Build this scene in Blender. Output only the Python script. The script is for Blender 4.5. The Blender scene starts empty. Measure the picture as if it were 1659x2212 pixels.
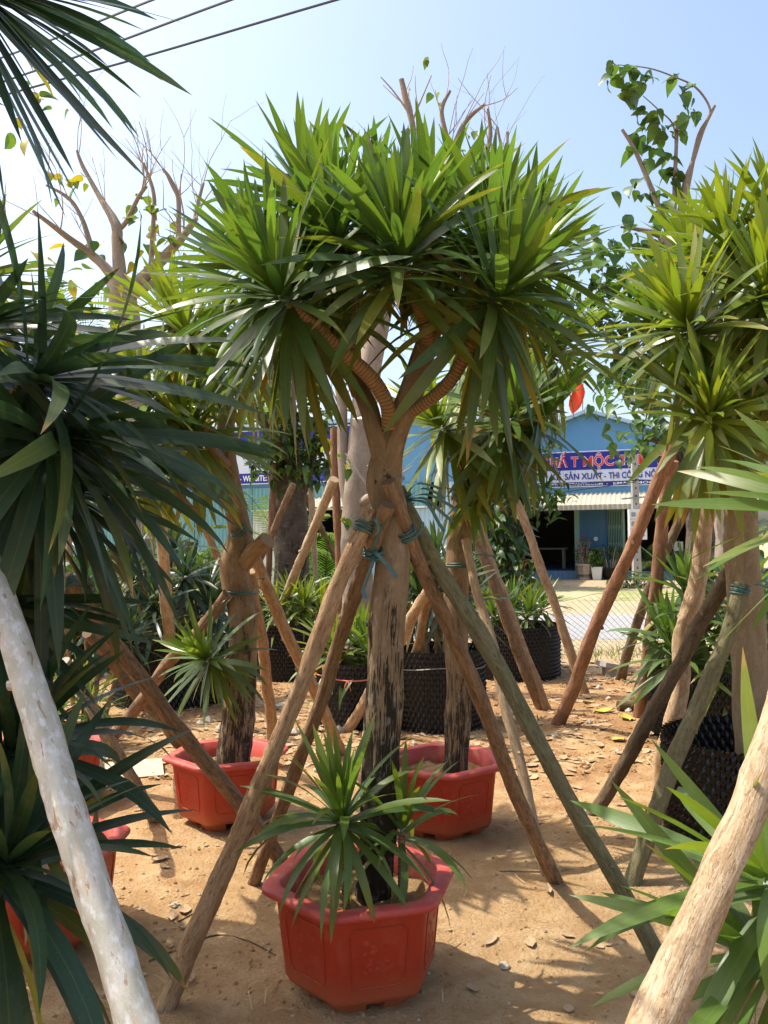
import bpy, math, random
from mathutils import Vector, Matrix, noise

# ------------------------------------------------------------------ camera, sky, sun, exposure
SC = bpy.context.scene
COL = SC.collection
RAD = math.radians
FV, CX, CY = 1788.6, 829.5, 1106.0          # focal length and centre of the photograph measured at 1659 x 2212
EYE = Vector((0, 0, 1.5))
PITCH, ROLL = math.atan(56 / FV), RAD(0.7)
_f = Vector((0, math.cos(PITCH), math.sin(PITCH)))
_u0 = Vector((0, -math.sin(PITCH), math.cos(PITCH)))
_r0 = Vector((1, 0, 0))
_u = _u0 * math.cos(ROLL) + _r0 * math.sin(ROLL)
_r = _r0 * math.cos(ROLL) - _u0 * math.sin(ROLL)
cam = bpy.data.cameras.new('camera')
cam.sensor_fit = 'HORIZONTAL'; cam.sensor_width = 36; cam.lens = 36 * FV / 1659
cam.clip_start = 0.05; cam.clip_end = 2000
camo = bpy.data.objects.new('camera', cam); COL.objects.link(camo)
camo.matrix_world = Matrix(((_r.x, _u.x, -_f.x, EYE.x), (_r.y, _u.y, -_f.y, EYE.y), (_r.z, _u.z, -_f.z, EYE.z), (0, 0, 0, 1)))
SC.camera = camo

SUN = Vector((-0.56, 0.16, 1.0)).normalized()
world = bpy.data.worlds.new('World'); SC.world = world; world.use_nodes = True
wn = world.node_tree.nodes; wl = world.node_tree.links
sky = wn.new('ShaderNodeTexSky'); sky.sky_type = 'NISHITA'; sky.sun_disc = False
sky.sun_elevation = math.asin(SUN.z); sky.sun_rotation = math.atan2(SUN.x, SUN.y)
sky.altitude = 0; sky.air_density = 1.0; sky.dust_density = 4.0; sky.ozone_density = 1.0
wl.new(sky.outputs[0], wn['Background'].inputs[0]); wn['Background'].inputs[1].default_value = 0.15
sun = bpy.data.lights.new('sun', 'SUN'); sun.energy = 3.0; sun.angle = RAD(0.53); sun.color = (1.0, 0.93, 0.82)
suno = bpy.data.objects.new('sun', sun); COL.objects.link(suno)
suno.rotation_euler = (-SUN).to_track_quat('-Z', 'Y').to_euler(); suno.location = (-6, 2, 12)
SC.view_settings.view_transform = 'Standard'; SC.view_settings.look = 'None'
SC.view_settings.exposure = 1.1; SC.view_settings.gamma = 1.0
SC.render.engine = 'CYCLES'
SC.cycles.use_denoising = True
SC.cycles.max_bounces = 6; SC.cycles.diffuse_bounces = 4; SC.cycles.glossy_bounces = 2; SC.cycles.transmission_bounces = 3
SC.cycles.caustics_reflective = False; SC.cycles.caustics_refractive = False

# ------------------------------------------------------------------ pixel -> place
def ray(x, y):
    return _f * FV + _r * (x - CX) + _u * (CY - y)
def P(x, y, d):
    "point seen at photo position (x, y) that stands d metres ahead"
    v = ray(x, y); return EYE + v * (d / v.y)
def G(x, y, z=0.0):
    "point on the ground seen at (x, y)"
    v = ray(x, y); return EYE + v * ((z - EYE.z) / v.z)

def seen(p):
    v = p - EYE; z = v.dot(_f); return CX + FV * v.dot(_r) / z, CY - FV * v.dot(_u) / z
# ------------------------------------------------------------------ objects
WORLD = {}
def link(o, parent=None, origin=None):
    COL.objects.link(o)
    origin = Vector(origin) if origin is not None else (WORLD[parent.name] if parent else Vector((0, 0, 0)))
    WORLD[o.name] = origin.copy()
    if parent:
        o.parent = parent; o.location = origin - WORLD[parent.name]
    else:
        o.location = origin
    return o
def tag(o, label, cat=None, group=None, kind=None):
    if label: o['label'] = label
    if cat: o['category'] = cat
    if group: o['group'] = group
    if kind: o['kind'] = kind
    return o
def thing(name, loc, label, cat, group=None):
    o = bpy.data.objects.new(name, None); o.empty_display_size = 0.1
    return tag(link(o, None, loc), label, cat, group)

class MB:
    def __init__(s):
        s.v = []; s.f = []; s.t = []; s.c = []; s.uv = []; s.m = []
    def vert(s, p, t=(0, 0, 0), c=(1, 1, 1), uv=(0, 0)):
        s.v.append(tuple(p)); s.t.append(tuple(t)); s.c.append(tuple(c)); s.uv.append(uv); return len(s.v) - 1
    def face(s, ids, m=0):
        s.f.append(tuple(ids)); s.m.append(m)
    def quad(s, a, b, c, d, m=0):
        i = [s.vert(p) for p in (a, b, c, d)]; s.face(i, m)
    def box(s, c, size, rot=None, m=0, taper=1.0):
        c = Vector(c); hx, hy, hz = [q / 2 for q in size]
        ids = []
        for z in (-1, 1):
            k = taper if z > 0 else 1
            for x, y in ((-1, -1), (1, -1), (1, 1), (-1, 1)):
                p = Vector((x * hx * k, y * hy * k, z * hz))
                if rot is not None: p = rot @ p
                ids.append(s.vert(c + p))
        for q in ((3, 2, 1, 0), (4, 5, 6, 7), (0, 1, 5, 4), (1, 2, 6, 5), (2, 3, 7, 6), (3, 0, 4, 7)):
            s.face([ids[k] for k in q], m)
    def mesh(s, name, mats, origin, smooth):
        me = bpy.data.meshes.new(name)
        o = Vector(origin)
        me.from_pydata([(v[0] - o.x, v[1] - o.y, v[2] - o.z) for v in s.v], [], s.f)
        a = me.attributes.new('tube', 'FLOAT_VECTOR', 'POINT'); a.data.foreach_set('vector', [q for t in s.t for q in t])
        a = me.attributes.new('tint', 'FLOAT_COLOR', 'POINT'); a.data.foreach_set('color', [q for c in s.c for q in (c[0], c[1], c[2], 1)])
        u = me.uv_layers.new(name='UVMap')
        idx = [0] * len(me.loops); me.loops.foreach_get('vertex_index', idx)
        u.data.foreach_set('uv', [q for i in idx for q in s.uv[i]])
        for m in (mats if isinstance(mats, (list, tuple)) else [mats]): me.materials.append(m)
        if max(s.m, default=0) > 0: me.polygons.foreach_set('material_index', s.m)
        me.polygons.foreach_set('use_smooth', [smooth] * len(me.polygons))
        me.update(); return me
    def build(s, name, mats, parent=None, origin=None, smooth=False):
        if origin is None: origin = WORLD[parent.name] if parent else Vector((0, 0, 0))
        o = bpy.data.objects.new(name, s.mesh(name, mats, origin, smooth))
        return link(o, parent, origin)

def spline(pts, n):
    "Catmull-Rom through points (Vector + radius)"
    out = []
    m = len(pts)
    for i in range(m - 1):
        p0 = pts[max(i - 1, 0)]; p1 = pts[i]; p2 = pts[i + 1]; p3 = pts[min(i + 2, m - 1)]
        for k in range(n):
            t = k / n
            out.append(tuple(0.5 * ((2 * b) + (-a + c) * t + (2 * a - 5 * b + 4 * c - d) * t * t + (-a + 3 * b - 3 * c + d) * t ** 3) for a, b, c, d in zip(p0, p1, p2, p3)))
    out.append(tuple(pts[-1])); return out

def tube(mb, pts, radii, seg=10, sub=4, amp=0.0, freq=8.0, caps=True, rings=0.0, ringf=60, seed=0.0, m=0, s0=0.0):
    if not isinstance(radii, (list, tuple)): radii = [radii] * len(pts)
    if len(radii) == 2 and len(pts) > 2: radii = [radii[0] + (radii[1] - radii[0]) * i / (len(pts) - 1) for i in range(len(pts))]
    raw = [(*p, r) for p, r in zip(pts, radii)]
    q = spline(raw, sub) if sub > 1 else raw
    n = len(q)
    C = [Vector(a[:3]) for a in q]
    T = [(C[min(i + 1, n - 1)] - C[max(i - 1, 0)]).normalized() for i in range(n)]
    ref = Vector((0, 1, 0)) if abs(T[0].y) < 0.8 else Vector((1, 0, 0))
    N = (ref - T[0] * ref.dot(T[0])).normalized()
    prev = None; s = s0; first = None
    for i in range(n):
        if i: s += (C[i] - C[i - 1]).length
        N = (N - T[i] * N.dot(T[i])).normalized(); B = T[i].cross(N)
        ring = []
        for k in range(seg):
            a = 2 * math.pi * k / seg
            d = N * math.cos(a) + B * math.sin(a)
            r = q[i][3]
            tv = (math.cos(a) * 0.05, math.sin(a) * 0.05, s)
            if amp:
                r *= 1 + amp * noise.noise(Vector((d.x * 1.6, d.y * 1.6 + seed, s * freq + d.z * 1.6 + seed)))
                r *= 1 + amp * .45 * noise.noise(Vector((d.x * 3.5, d.y * 3.5 + seed, s * freq * 3.3 + d.z * 3.5)))
            if rings: r *= 1 + rings * (0.5 + 0.5 * math.sin(s * ringf * 6.283))
            ring.append(mb.vert(C[i] + d * r, tv, (q[i][3], 0, 0), (k / seg, s)))
        if prev:
            for k in range(seg): mb.face((prev[k], prev[(k + 1) % seg], ring[(k + 1) % seg], ring[k]), m)
        else: first = ring
        prev = ring
    if caps:
        for ring, c, fl, sgn in ((first, C[0], True, -1), (prev, C[-1], False, 1)):
            ids = [mb.vert(mb.v[i], (0, 0, mb.t[i][2] + sgn * .02)) for i in ring]
            mb.face(ids[::-1] if fl else ids, m)
    return C

# ------------------------------------------------------------------ materials
class NT:
    def __init__(s, name):
        s.m = bpy.data.materials.new(name); s.m.use_nodes = True
        s.t = s.m.node_tree; s.n = s.t.nodes; s.b = s.n['Principled BSDF']; s.out = s.n['Material Output']
    def new(s, ty, **kw):
        n = s.n.new(ty)
        for k, v in kw.items(): setattr(n, k, v)
        return n
    def put(s, sock, v):
        if hasattr(v, 'links') or isinstance(v, bpy.types.NodeSocket): s.t.links.new(v, sock)
        elif isinstance(v, (tuple, list)) and len(v) == 3 and sock.type == 'RGBA': sock.default_value = (*v, 1)
        else: sock.default_value = v
    def attr(s, name): return s.new('ShaderNodeAttribute', attribute_name=name).outputs
    def noise(s, vec, scale, detail=4, rough=0.6, dist=0.0):
        n = s.new('ShaderNodeTexNoise'); n.inputs['Scale'].default_value = scale; n.inputs['Detail'].default_value = detail
        n.inputs['Roughness'].default_value = rough; n.inputs['Distortion'].default_value = dist
        if vec is not None: s.put(n.inputs['Vector'], vec)
        return n.outputs['Fac']
    def voro(s, vec, scale, feature='F1'):
        n = s.new('ShaderNodeTexVoronoi', feature=feature); n.inputs['Scale'].default_value = scale
        if vec is not None: s.put(n.inputs['Vector'], vec)
        return n.outputs
    def scale(s, vec, sc):
        n = s.new('ShaderNodeMapping'); s.put(n.inputs['Vector'], vec); n.inputs['Scale'].default_value = sc; return n.outputs[0]
    def ramp(s, fac, stops):
        n = s.new('ShaderNodeValToRGB'); s.put(n.inputs[0], fac); e = n.color_ramp.elements
        while len(e) < len(stops): e.new(0.5)
        for el, (p, c) in zip(e, stops):
            el.position = p; el.color = (*c, 1) if isinstance(c, (tuple, list)) else (c, c, c, 1)
        return n.outputs[0]
    def mix(s, fac, a, b, mode='MIX'):
        n = s.new('ShaderNodeMix', data_type='RGBA', blend_type=mode)
        s.put(n.inputs[0], fac); s.put(n.inputs[6], a); s.put(n.inputs[7], b); return n.outputs[2]
    def math(s, op, a, b=0.0, clamp=False):
        n = s.new('ShaderNodeMath', operation=op, use_clamp=clamp); s.put(n.inputs[0], a); s.put(n.inputs[1], b); return n.outputs[0]
    def bump(s, h, strength=0.3, dist=0.01):
        n = s.new('ShaderNodeBump'); n.inputs['Strength'].default_value = strength; n.inputs['Distance'].default_value = dist
        s.put(n.inputs['Height'], h); s.put(s.b.inputs['Normal'], n.outputs[0])
    def base(s, c, rough=0.6, spec=0.4, metal=0.0):
        s.put(s.b.inputs['Base Color'], c); s.put(s.b.inputs['Roughness'], rough)
        s.b.inputs['Specular IOR Level'].default_value = spec; s.b.inputs['Metallic'].default_value = metal
        return s.m
    def obj(s): return s.new('ShaderNodeTexCoord').outputs['Object']
    def pos(s): return s.new('ShaderNodeNewGeometry').outputs['Position']

def m_plain(name, c, rough=0.6, spec=0.3, var=0.15, scale=6.0, metal=0.0, bump=0.0):
    k = NT(name); o = k.obj()
    n = k.noise(o, scale, 5)
    col = k.mix(n, tuple(q * (1 - var) for q in c), tuple(min(1, q * (1 + var)) for q in c))
    if bump: k.bump(k.noise(o, scale * 6, 4), bump, 0.005)
    return k.base(col, rough, spec, metal)

def m_leaf(name, rough=0.38, trans=0.3, spec=0.45):
    k = NT(name)
    oi = k.new('ShaderNodeObjectInfo'); at = k.attr('tint')
    col = k.mix(1.0, oi.outputs['Color'], at[0], 'MULTIPLY')
    uv = k.new('ShaderNodeUVMap').outputs[0]
    sep = k.new('ShaderNodeSeparateXYZ'); k.put(sep.inputs[0], uv)
    veins = k.noise(k.scale(uv, (1.5, 40, 1)), 2.0, 3)
    col = k.mix(1.0, col, k.ramp(veins, [(0.3, 0.78), (0.7, 1.22)]), 'MULTIPLY')
    mid = k.math('ABSOLUTE', k.math('SUBTRACT', sep.outputs[1], 0.5))
    col = k.mix(k.ramp(mid, [(0.0, 0.25), (0.05, 0.0)]), col, k.mix(0.5, col, (0.35, 0.4, 0.12)))
    # leaves turn yellow from the tip, some more than others
    yl = k.math('ADD', sep.outputs[0], k.math('MULTIPLY', k.math('SUBTRACT', oi.outputs['Random'], 0.75), 1.1))
    col = k.mix(k.ramp(yl, [(0.45, 0.0), (1.1, 0.55)]), col, k.mix(0.55, k.mix(1.0, col, (2.1, 1.5, 0.7), 'MULTIPLY'), (0.20, 0.19, 0.03)))
    # dry tips and spots
    tip = k.math('ADD', sep.outputs[0], k.math('MULTIPLY', k.math('SUBTRACT', oi.outputs['Random'], 0.6), 0.22))
    col = k.mix(k.ramp(tip, [(0.96, 0.0), (1.03, 0.8)]), col, (0.30, 0.20, 0.07))
    sp = k.voro(k.scale(uv, (14, 2.2, 1)), 3.0)
    col = k.mix(k.ramp(sp[0], [(0.05, 0.22), (0.12, 0.0)]), col, (0.45, 0.45, 0.25))
    dust = k.noise(k.obj(), 9.0, 4)
    col = k.mix(k.ramp(dust, [(0.55, 0.0), (0.8, 0.12)]), col, (0.4, 0.36, 0.25))
    k.base(col, rough, spec)
    k.bump(veins, 0.12, 0.002)
    tr = k.new('ShaderNodeBsdfTranslucent')
    k.put(tr.inputs[0], k.mix(1.0, col, (1.65, 1.6, 0.6), 'MULTIPLY'))
    mx = k.new('ShaderNodeMixShader'); mx.inputs[0].default_value = trans
    k.t.links.new(k.b.outputs[0], mx.inputs[1]); k.t.links.new(tr.outputs[0], mx.inputs[2])
    k.t.links.new(mx.outputs[0], k.out.inputs[0])
    return k.m
M_LEAF = m_leaf('dracaena_leaf', 0.36, 0.36, 0.5)
M_HEART = m_leaf('broad_leaf', 0.42, 0.34, 0.4)

def m_bark(name, pale, mid, dark, lo=0.0, hi=0.0, amount=0.5, lichen=0.0, scars=0.0):
    "bark whose fibrous dark cover lies below height hi and thins out above it"
    k = NT(name); tv = k.attr('tube')[1]; ps = k.pos()
    fib = k.noise(k.scale(tv, (42, 42, 2.2)), 4.0, 9, 0.7, 0.9)
    fine = k.noise(k.scale(tv, (60, 60, 6)), 6.0, 5, 0.7)
    big = k.noise(k.scale(tv, (12, 12, 2.2)), 2.0, 4, 0.6, 0.4)
    col = k.mix(k.ramp(big, [(0.35, 0.0), (0.68, 1.0)]), pale, mid)
    col = k.mix(k.ramp(fine, [(0.3, 0.35), (0.6, 0.0)]), col, tuple(q * 0.45 for q in mid))
    sep = k.new('ShaderNodeSeparateXYZ'); k.put(sep.inputs[0], ps)
    if hi > 0:
        mr = k.new('ShaderNodeMapRange'); k.put(mr.inputs[0], sep.outputs[2])
        mr.inputs[1].default_value = lo; mr.inputs[2].default_value = hi; mr.inputs[3].default_value = 0.10; mr.inputs[4].default_value = -0.16
        cover = k.math('ADD', k.math('ADD', k.math('MULTIPLY', fib, 0.62), k.math('MULTIPLY', big, 0.42)), mr.outputs[0])
        col = k.mix(k.ramp(cover, [(0.52 - amount * 0.1, 0.0), (0.55 - amount * 0.1, 1.0)]), col, k.mix(fine, dark, tuple(q * 2.6 for q in dark)))
    if scars:
        sc = k.noise(k.scale(tv, (22, 22, 16)), 1.9, 4, 0.6, 0.4)
        band = k.new('ShaderNodeMapRange'); k.put(band.inputs[0], k.math('ABSOLUTE', k.math('SUBTRACT', sep.outputs[2], 1.72)))
        band.inputs[1].default_value = 0.22; band.inputs[2].default_value = 0.0; band.inputs[3].default_value = -0.2; band.inputs[4].default_value = 0.06
        col = k.mix(k.ramp(k.math('ADD', sc, band.outputs[0]), [(0.64, 0.0), (0.67, 0.92)]), col, (0.035, 0.02, 0.012))
    if lichen:
        li = k.noise(k.scale(tv, (14, 14, 7)), 3.5, 4, 0.55)
        col = k.mix(k.ramp(li, [(0.56, 0.0), (0.66, lichen)]), col, (0.5, 0.5, 0.44))
    h = k.math('ADD', k.math('MULTIPLY', fib, 0.8), k.math('MULTIPLY', fine, 0.4))
    k.bump(h, 0.9, 0.012)
    return k.base(col, 0.85, 0.15)
M_BARK = m_bark('dracaena_bark', (0.36, 0.265, 0.16), (0.25, 0.165, 0.092), (0.020, 0.015, 0.010), 0.35, 1.35, 0.72, 0.25, 1.0)
M_BARK_ROW = m_bark('row_tree_bark', (0.36, 0.26, 0.15), (0.22, 0.14, 0.075), (0.030, 0.023, 0.016), 0.0, 1.5, 0.2, 0.2)
M_BARK_PALE = m_bark('smooth_trunk_bark', (0.36, 0.28, 0.17), (0.26, 0.19, 0.11), (0.05, 0.04, 0.03), 0, 0, 0, 0.15)
M_BARK_GREY = m_bark('grey_tree_bark', (0.40, 0.33, 0.25), (0.28, 0.225, 0.17), (0.03, 0.025, 0.02), 0, 0, 0, 0.2)
M_BARK_DARK = m_bark('dark_tree_bark', (0.15, 0.115, 0.08), (0.08, 0.062, 0.045), (0.02, 0.017, 0.013), 0.2, 2.2, 0.2, 0.15)
def m_twig(): return m_plain('twig_bark', (0.36, 0.30, 0.24), 0.8, 0.15, 0.3, 14)
M_TWIG = m_twig()
def m_ring():
    k = NT('ringed_branch_bark'); tv = k.attr('tube')[1]
    sep = k.new('ShaderNodeSeparateXYZ'); k.put(sep.inputs[0], tv)
    n = k.noise(k.scale(tv, (20, 20, 20)), 2.0, 4)
    w = k.math('SINE', k.math('MULTIPLY', k.math('ADD', sep.outputs[2], k.math('MULTIPLY', n, 0.012)), 480.0))
    col = k.mix(k.ramp(w, [(0.45, 0.0), (0.95, 0.75)]), k.mix(n, (0.36, 0.23, 0.12), (0.24, 0.145, 0.07)), (0.10, 0.055, 0.028))
    k.bump(w, 0.5, 0.003); return k.base(col, 0.75, 0.2)
M_RING = m_ring()

def m_stake(name, pale, brown, patch, lichen=(0.5, 0.5, 0.44), la=0.0, amt=0.5):
    k = NT(name); tv = k.attr('tube')[1]; oi = k.new('ShaderNodeObjectInfo')
    off = k.new('ShaderNodeVectorMath', operation='ADD'); k.put(off.inputs[0], tv)
    rv = k.new('ShaderNodeCombineXYZ'); k.put(rv.inputs[2], k.math('MULTIPLY', oi.outputs['Random'], 31.0)); k.put(rv.inputs[0], oi.outputs['Random'])
    k.put(off.inputs[1], rv.outputs[0]); tv = off.outputs[0]
    big = k.noise(k.scale(tv, (14, 14, 4.5)), 2.2, 6, 0.65, 0.5)
    streak = k.noise(k.scale(tv, (50, 50, 5)), 4.0, 7, 0.72)
    fleck = k.noise(k.scale(tv, (22, 22, 11)), 3.0, 4, 0.6, 0.3)
    mott = k.noise(k.scale(tv, (30, 30, 22)), 5.0, 5, 0.65)
    col = k.mix(k.ramp(big, [(0.40, 0.0), (0.58, 1.0)]), pale, brown)
    col = k.mix(k.ramp(streak, [(0.36, 0.7), (0.52, 0.0)]), col, tuple(q * 0.45 for q in brown))
    col = k.mix(k.ramp(mott, [(0.52, 0.0), (0.66, 0.45)]), col, tuple(min(1, q * 1.35) for q in pale))
    col = k.mix(k.ramp(fleck, [(0.59, 0.0), (0.63, amt)]), col, patch)
    if la:
        li = k.noise(k.scale(tv, (18, 18, 10)), 4.0, 4, 0.5)
        col = k.mix(k.ramp(li, [(0.50, 0.0), (0.58, la)]), col, lichen)
    kn = k.voro(k.scale(tv, (9, 9, 5)), 1.6)
    col = k.mix(k.ramp(kn[0], [(0.03, 0.8), (0.10, 0.0)]), col, (0.05, 0.03, 0.02))
    k.bump(k.math('ADD', k.math('ADD', k.math('MULTIPLY', big, 0.8), k.math('MULTIPLY', streak, 0.7)), k.math('MULTIPLY', k.ramp(fleck, [(0.59, 0.0), (0.63, 1.0)]), -0.35)), 0.8, 0.008)
    return k.base(col, 0.8, 0.15)
M_ST = {
    'tan': m_stake('stake_tan_wood', (0.48, 0.33, 0.19), (0.34, 0.21, 0.11), (0.16, 0.085, 0.045)),
    'red': m_stake('stake_reddish_bark', (0.33, 0.18, 0.10), (0.21, 0.105, 0.06), (0.40, 0.30, 0.20), amt=0.35),
    'brown': m_stake('stake_brown_bark', (0.32, 0.21, 0.12), (0.20, 0.12, 0.065), (0.08, 0.045, 0.025)),
    'dark': m_stake('stake_dark_bark', (0.19, 0.14, 0.085), (0.115, 0.08, 0.048), (0.26, 0.20, 0.13)),
    'pale': m_stake('stake_pale_wood', (0.52, 0.40, 0.26), (0.40, 0.27, 0.15), (0.24, 0.13, 0.06), amt=0.45),
    'green': m_stake('stake_mossy_bark', (0.24, 0.21, 0.115), (0.15, 0.13, 0.065), (0.10, 0.07, 0.035), (0.17, 0.19, 0.10), 0.5),
    'white': None,
    'grey': m_stake('stake_weathered_bark', (0.34, 0.29, 0.21), (0.22, 0.17, 0.115), (0.14, 0.09, 0.055), (0.45, 0.44, 0.38), 0.4),
}
def m_white():
    k = NT('stake_lichen_bark'); tv = k.attr('tube')[1]
    a = k.noise(k.scale(tv, (16, 16, 9)), 1.6, 4, 0.5); sp = k.noise(k.scale(tv, (18, 18, 15)), 2.3, 5, 0.55); f = k.noise(k.scale(tv, (40, 40, 40)), 8, 5, 0.7)
    sc = k.noise(k.scale(tv, (18, 18, 8)), 2.0, 5, 0.65, 0.5); bw = k.noise(k.scale(tv, (12, 12, 3)), 2.0, 3, 0.5)
    col = k.mix(k.ramp(a, [(0.35, 0.0), (0.65, 1.0)]), (0.40, 0.385, 0.30), (0.50, 0.48, 0.42))
    col = k.mix(k.ramp(f, [(0.35, 0.25), (0.55, 0.0)]), col, (0.26, 0.23, 0.16))
    col = k.mix(k.ramp(sp, [(0.50, 0.0), (0.66, 0.8)]), col, (0.62, 0.62, 0.60))
    col = k.mix(k.ramp(bw, [(0.58, 0.0), (0.7, 0.5)]), col, (0.42, 0.30, 0.18))
    col = k.mix(k.ramp(sc, [(0.60, 0.0), (0.65, 0.75)]), col, (0.27, 0.14, 0.075))
    k.bump(k.math('ADD', f, k.math('MULTIPLY', sc, -1.5)), 0.35, 0.006); return k.base(col, 0.75, 0.2)
M_ST['white'] = m_white()
def m_sand():
    k = NT('sandy_soil'); p = k.pos()
    a = k.noise(p, 0.9, 6, 0.6); b = k.noise(p, 7.0, 6, 0.65); c = k.noise(p, 70.0, 5, 0.7)
    col = k.mix(k.ramp(a, [(0.3, 0.0), (0.7, 1.0)]), (0.46, 0.30, 0.145), (0.56, 0.40, 0.22))
    col = k.mix(k.ramp(b, [(0.42, 0.55), (0.62, 0.0)]), col, (0.34, 0.185, 0.075))
    col = k.mix(k.ramp(c, [(0.28, 0.4), (0.5, 0.0)]), col, (0.28, 0.155, 0.07))
    # darker reddish earth trodden up towards the back of the yard
    sepb = k.new('ShaderNodeSeparateXYZ'); k.put(sepb.inputs[0], p)
    red = k.noise(p, 2.4, 7, 0.68)
    mb_ = k.new('ShaderNodeMapRange'); k.put(mb_.inputs[0], sepb.outputs[1]); mb_.inputs[1].default_value = 3.4; mb_.inputs[2].default_value = 6.0; mb_.inputs[3].default_value = -0.1; mb_.inputs[4].default_value = 0.08
    col = k.mix(k.ramp(k.math('ADD', red, mb_.outputs[0]), [(0.48, 0.0), (0.62, 0.75)]), col, k.mix(b, (0.24, 0.115, 0.048), (0.36, 0.20, 0.09)))
    sp = k.voro(p, 55.0)
    col = k.mix(k.ramp(sp[0], [(0.06, 0.55), (0.14, 0.0)]), col, (0.52, 0.42, 0.29))
    # far across the road the ground is pale and dusty
    sep = k.new('ShaderNodeSeparateXYZ'); k.put(sep.inputs[0], p)
    mr = k.new('ShaderNodeMapRange'); k.put(mr.inputs[0], k.math('ADD', sep.outputs[1], k.math('MULTIPLY', a, 3.0)))
    mr.inputs[1].default_value = 10.5; mr.inputs[2].default_value = 12.5
    col = k.mix(mr.outputs[0], col, k.mix(b, (0.46, 0.37, 0.24), (0.41, 0.31, 0.18)))
    k.bump(k.math('ADD', k.math('ADD', k.math('MULTIPLY', b, 0.9), k.math('MULTIPLY', c, 0.5)), k.math('MULTIPLY', sp[0], -0.15)), 1.0, 0.03)
    return k.base(col, 0.95, 0.1)
M_SAND = m_sand()
def m_soil():
    k = NT('potting_sand'); p = k.pos()
    b = k.noise(p, 30.0, 6, 0.7); c = k.noise(p, 160.0, 4, 0.7)
    col = k.mix(b, (0.20, 0.125, 0.055), (0.46, 0.31, 0.15)); col = k.mix(k.ramp(c, [(0.35, 0.4), (0.55, 0.0)]), col, (0.14, 0.08, 0.035))
    k.bump(k.math('ADD', b, k.math('MULTIPLY', c, 0.3)), 1.0, 0.02); return k.base(col, 0.95, 0.1)
M_SOIL = m_soil()
def m_red(name, a, b, dust=0.5):
    k = NT(name); p = k.pos(); o = k.obj()
    n = k.noise(o, 5.0, 5); f = k.noise(o, 260.0, 3, 0.7)
    col = k.mix(n, a, b)
    du = k.noise(k.scale(o, (1, 1, 1)), 11.0, 6, 0.7)
    col = k.mix(k.ramp(du, [(0.5, 0.0), (0.72, dust)]), col, (0.50, 0.30, 0.17))
    sep = k.new('ShaderNodeSeparateXYZ'); k.put(sep.inputs[0], p)
    low = k.ramp(k.math('ADD', sep.outputs[2], k.math('MULTIPLY', k.math('SUBTRACT', du, 0.5), 0.16)), [(0.0, 0.55), (0.14, 0.0)])
    col = k.mix(low, col, (0.42, 0.19, 0.08))
    k.bump(k.math('ADD', f, k.math('MULTIPLY', n, 2)), 0.06, 0.002)
    return k.base(col, k.ramp(du, [(0.3, 0.38), (0.7, 0.7)]), 0.4)
M_RED = m_red('red_plastic', (0.36, 0.030, 0.010), (0.44, 0.045, 0.016), 0.16)
M_RIM = m_red('sunfaded_red_rim', (0.46, 0.050, 0.036), (0.52, 0.085, 0.065), 0.5)
def m_airpot():
    k = NT('black_dimpled_plastic'); o = k.obj()
    d = k.noise(o, 9.0, 5)
    return k.base(k.mix(d, (0.004, 0.004, 0.005), (0.010, 0.010, 0.010)), k.ramp(d, [(0.3, 0.16), (0.75, 0.26)]), 0.4)
M_AIR = m_airpot()
def m_corr(name, a, b, streak, amt=0.4):
    k = NT(name); o = k.obj()
    n = k.noise(o, 1.3, 5); st = k.noise(k.scale(o, (5, 5, 0.35)), 3.0, 5, 0.65)
    col = k.mix(n, a, b); col = k.mix(k.ramp(st, [(0.5, 0.0), (0.7, amt)]), col, streak)
    return k.base(col, 0.5, 0.4, 0.0)
M_TEAL = m_corr('teal_sheet_metal', (0.10, 0.27, 0.30), (0.16, 0.36, 0.38), (0.30, 0.42, 0.40), 0.5)
M_PALE_SHEET = m_corr('cream_sheet_metal', (0.50, 0.52, 0.45), (0.58, 0.58, 0.50), (0.36, 0.36, 0.30))
M_BLUE_SHEET = m_corr('pale_blue_sheet_metal', (0.34, 0.48, 0.60), (0.42, 0.56, 0.66), (0.5, 0.55, 0.6))
M_AWN = m_corr('stained_awning_sheet', (0.48, 0.46, 0.36), (0.52, 0.42, 0.28), (0.22, 0.32, 0.28), 0.6)
M_BLUE = m_corr('blue_wall_paint', (0.10, 0.27, 0.48), (0.13, 0.33, 0.55), (0.20, 0.34, 0.45), 0.35)
M_DKBLUE = m_corr('blue_door_paint', (0.035, 0.13, 0.27), (0.05, 0.17, 0.33), (0.16, 0.22, 0.26), 0.4)
M_MINT = m_corr('mint_paint', (0.20, 0.40, 0.34), (0.26, 0.46, 0.40), (0.30, 0.28, 0.2), 0.5)
M_PLINTH = m_corr('worn_blue_plinth', (0.07, 0.20, 0.42), (0.16, 0.30, 0.46), (0.45, 0.42, 0.36), 0.7)
M_CONC = m_plain('concrete', (0.38, 0.36, 0.32), 0.9, 0.15, 0.25, 5, bump=0.3)
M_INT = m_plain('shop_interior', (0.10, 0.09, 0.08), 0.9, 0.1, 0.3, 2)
M_WHITE = m_plain('white_paint', (0.74, 0.74, 0.72), 0.5, 0.4, 0.06, 8)
M_NAVY = m_plain('navy_sign_print', (0.02, 0.025, 0.26), 0.45, 0.4, 0.08, 2)
M_SIGNW = m_plain('white_sign_print', (0.66, 0.70, 0.80), 0.45, 0.4, 0.06, 2)
M_LETR = m_plain('red_letter_print', (0.72, 0.05, 0.05), 0.45, 0.4, 0.05, 2)
M_LETW = m_plain('white_letter_print', (0.80, 0.80, 0.82), 0.45, 0.4, 0.04, 2)
M_TWINE = m_plain('teal_plastic_twine', (0.045, 0.125, 0.115), 0.4, 0.5, 0.3, 40)
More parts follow.
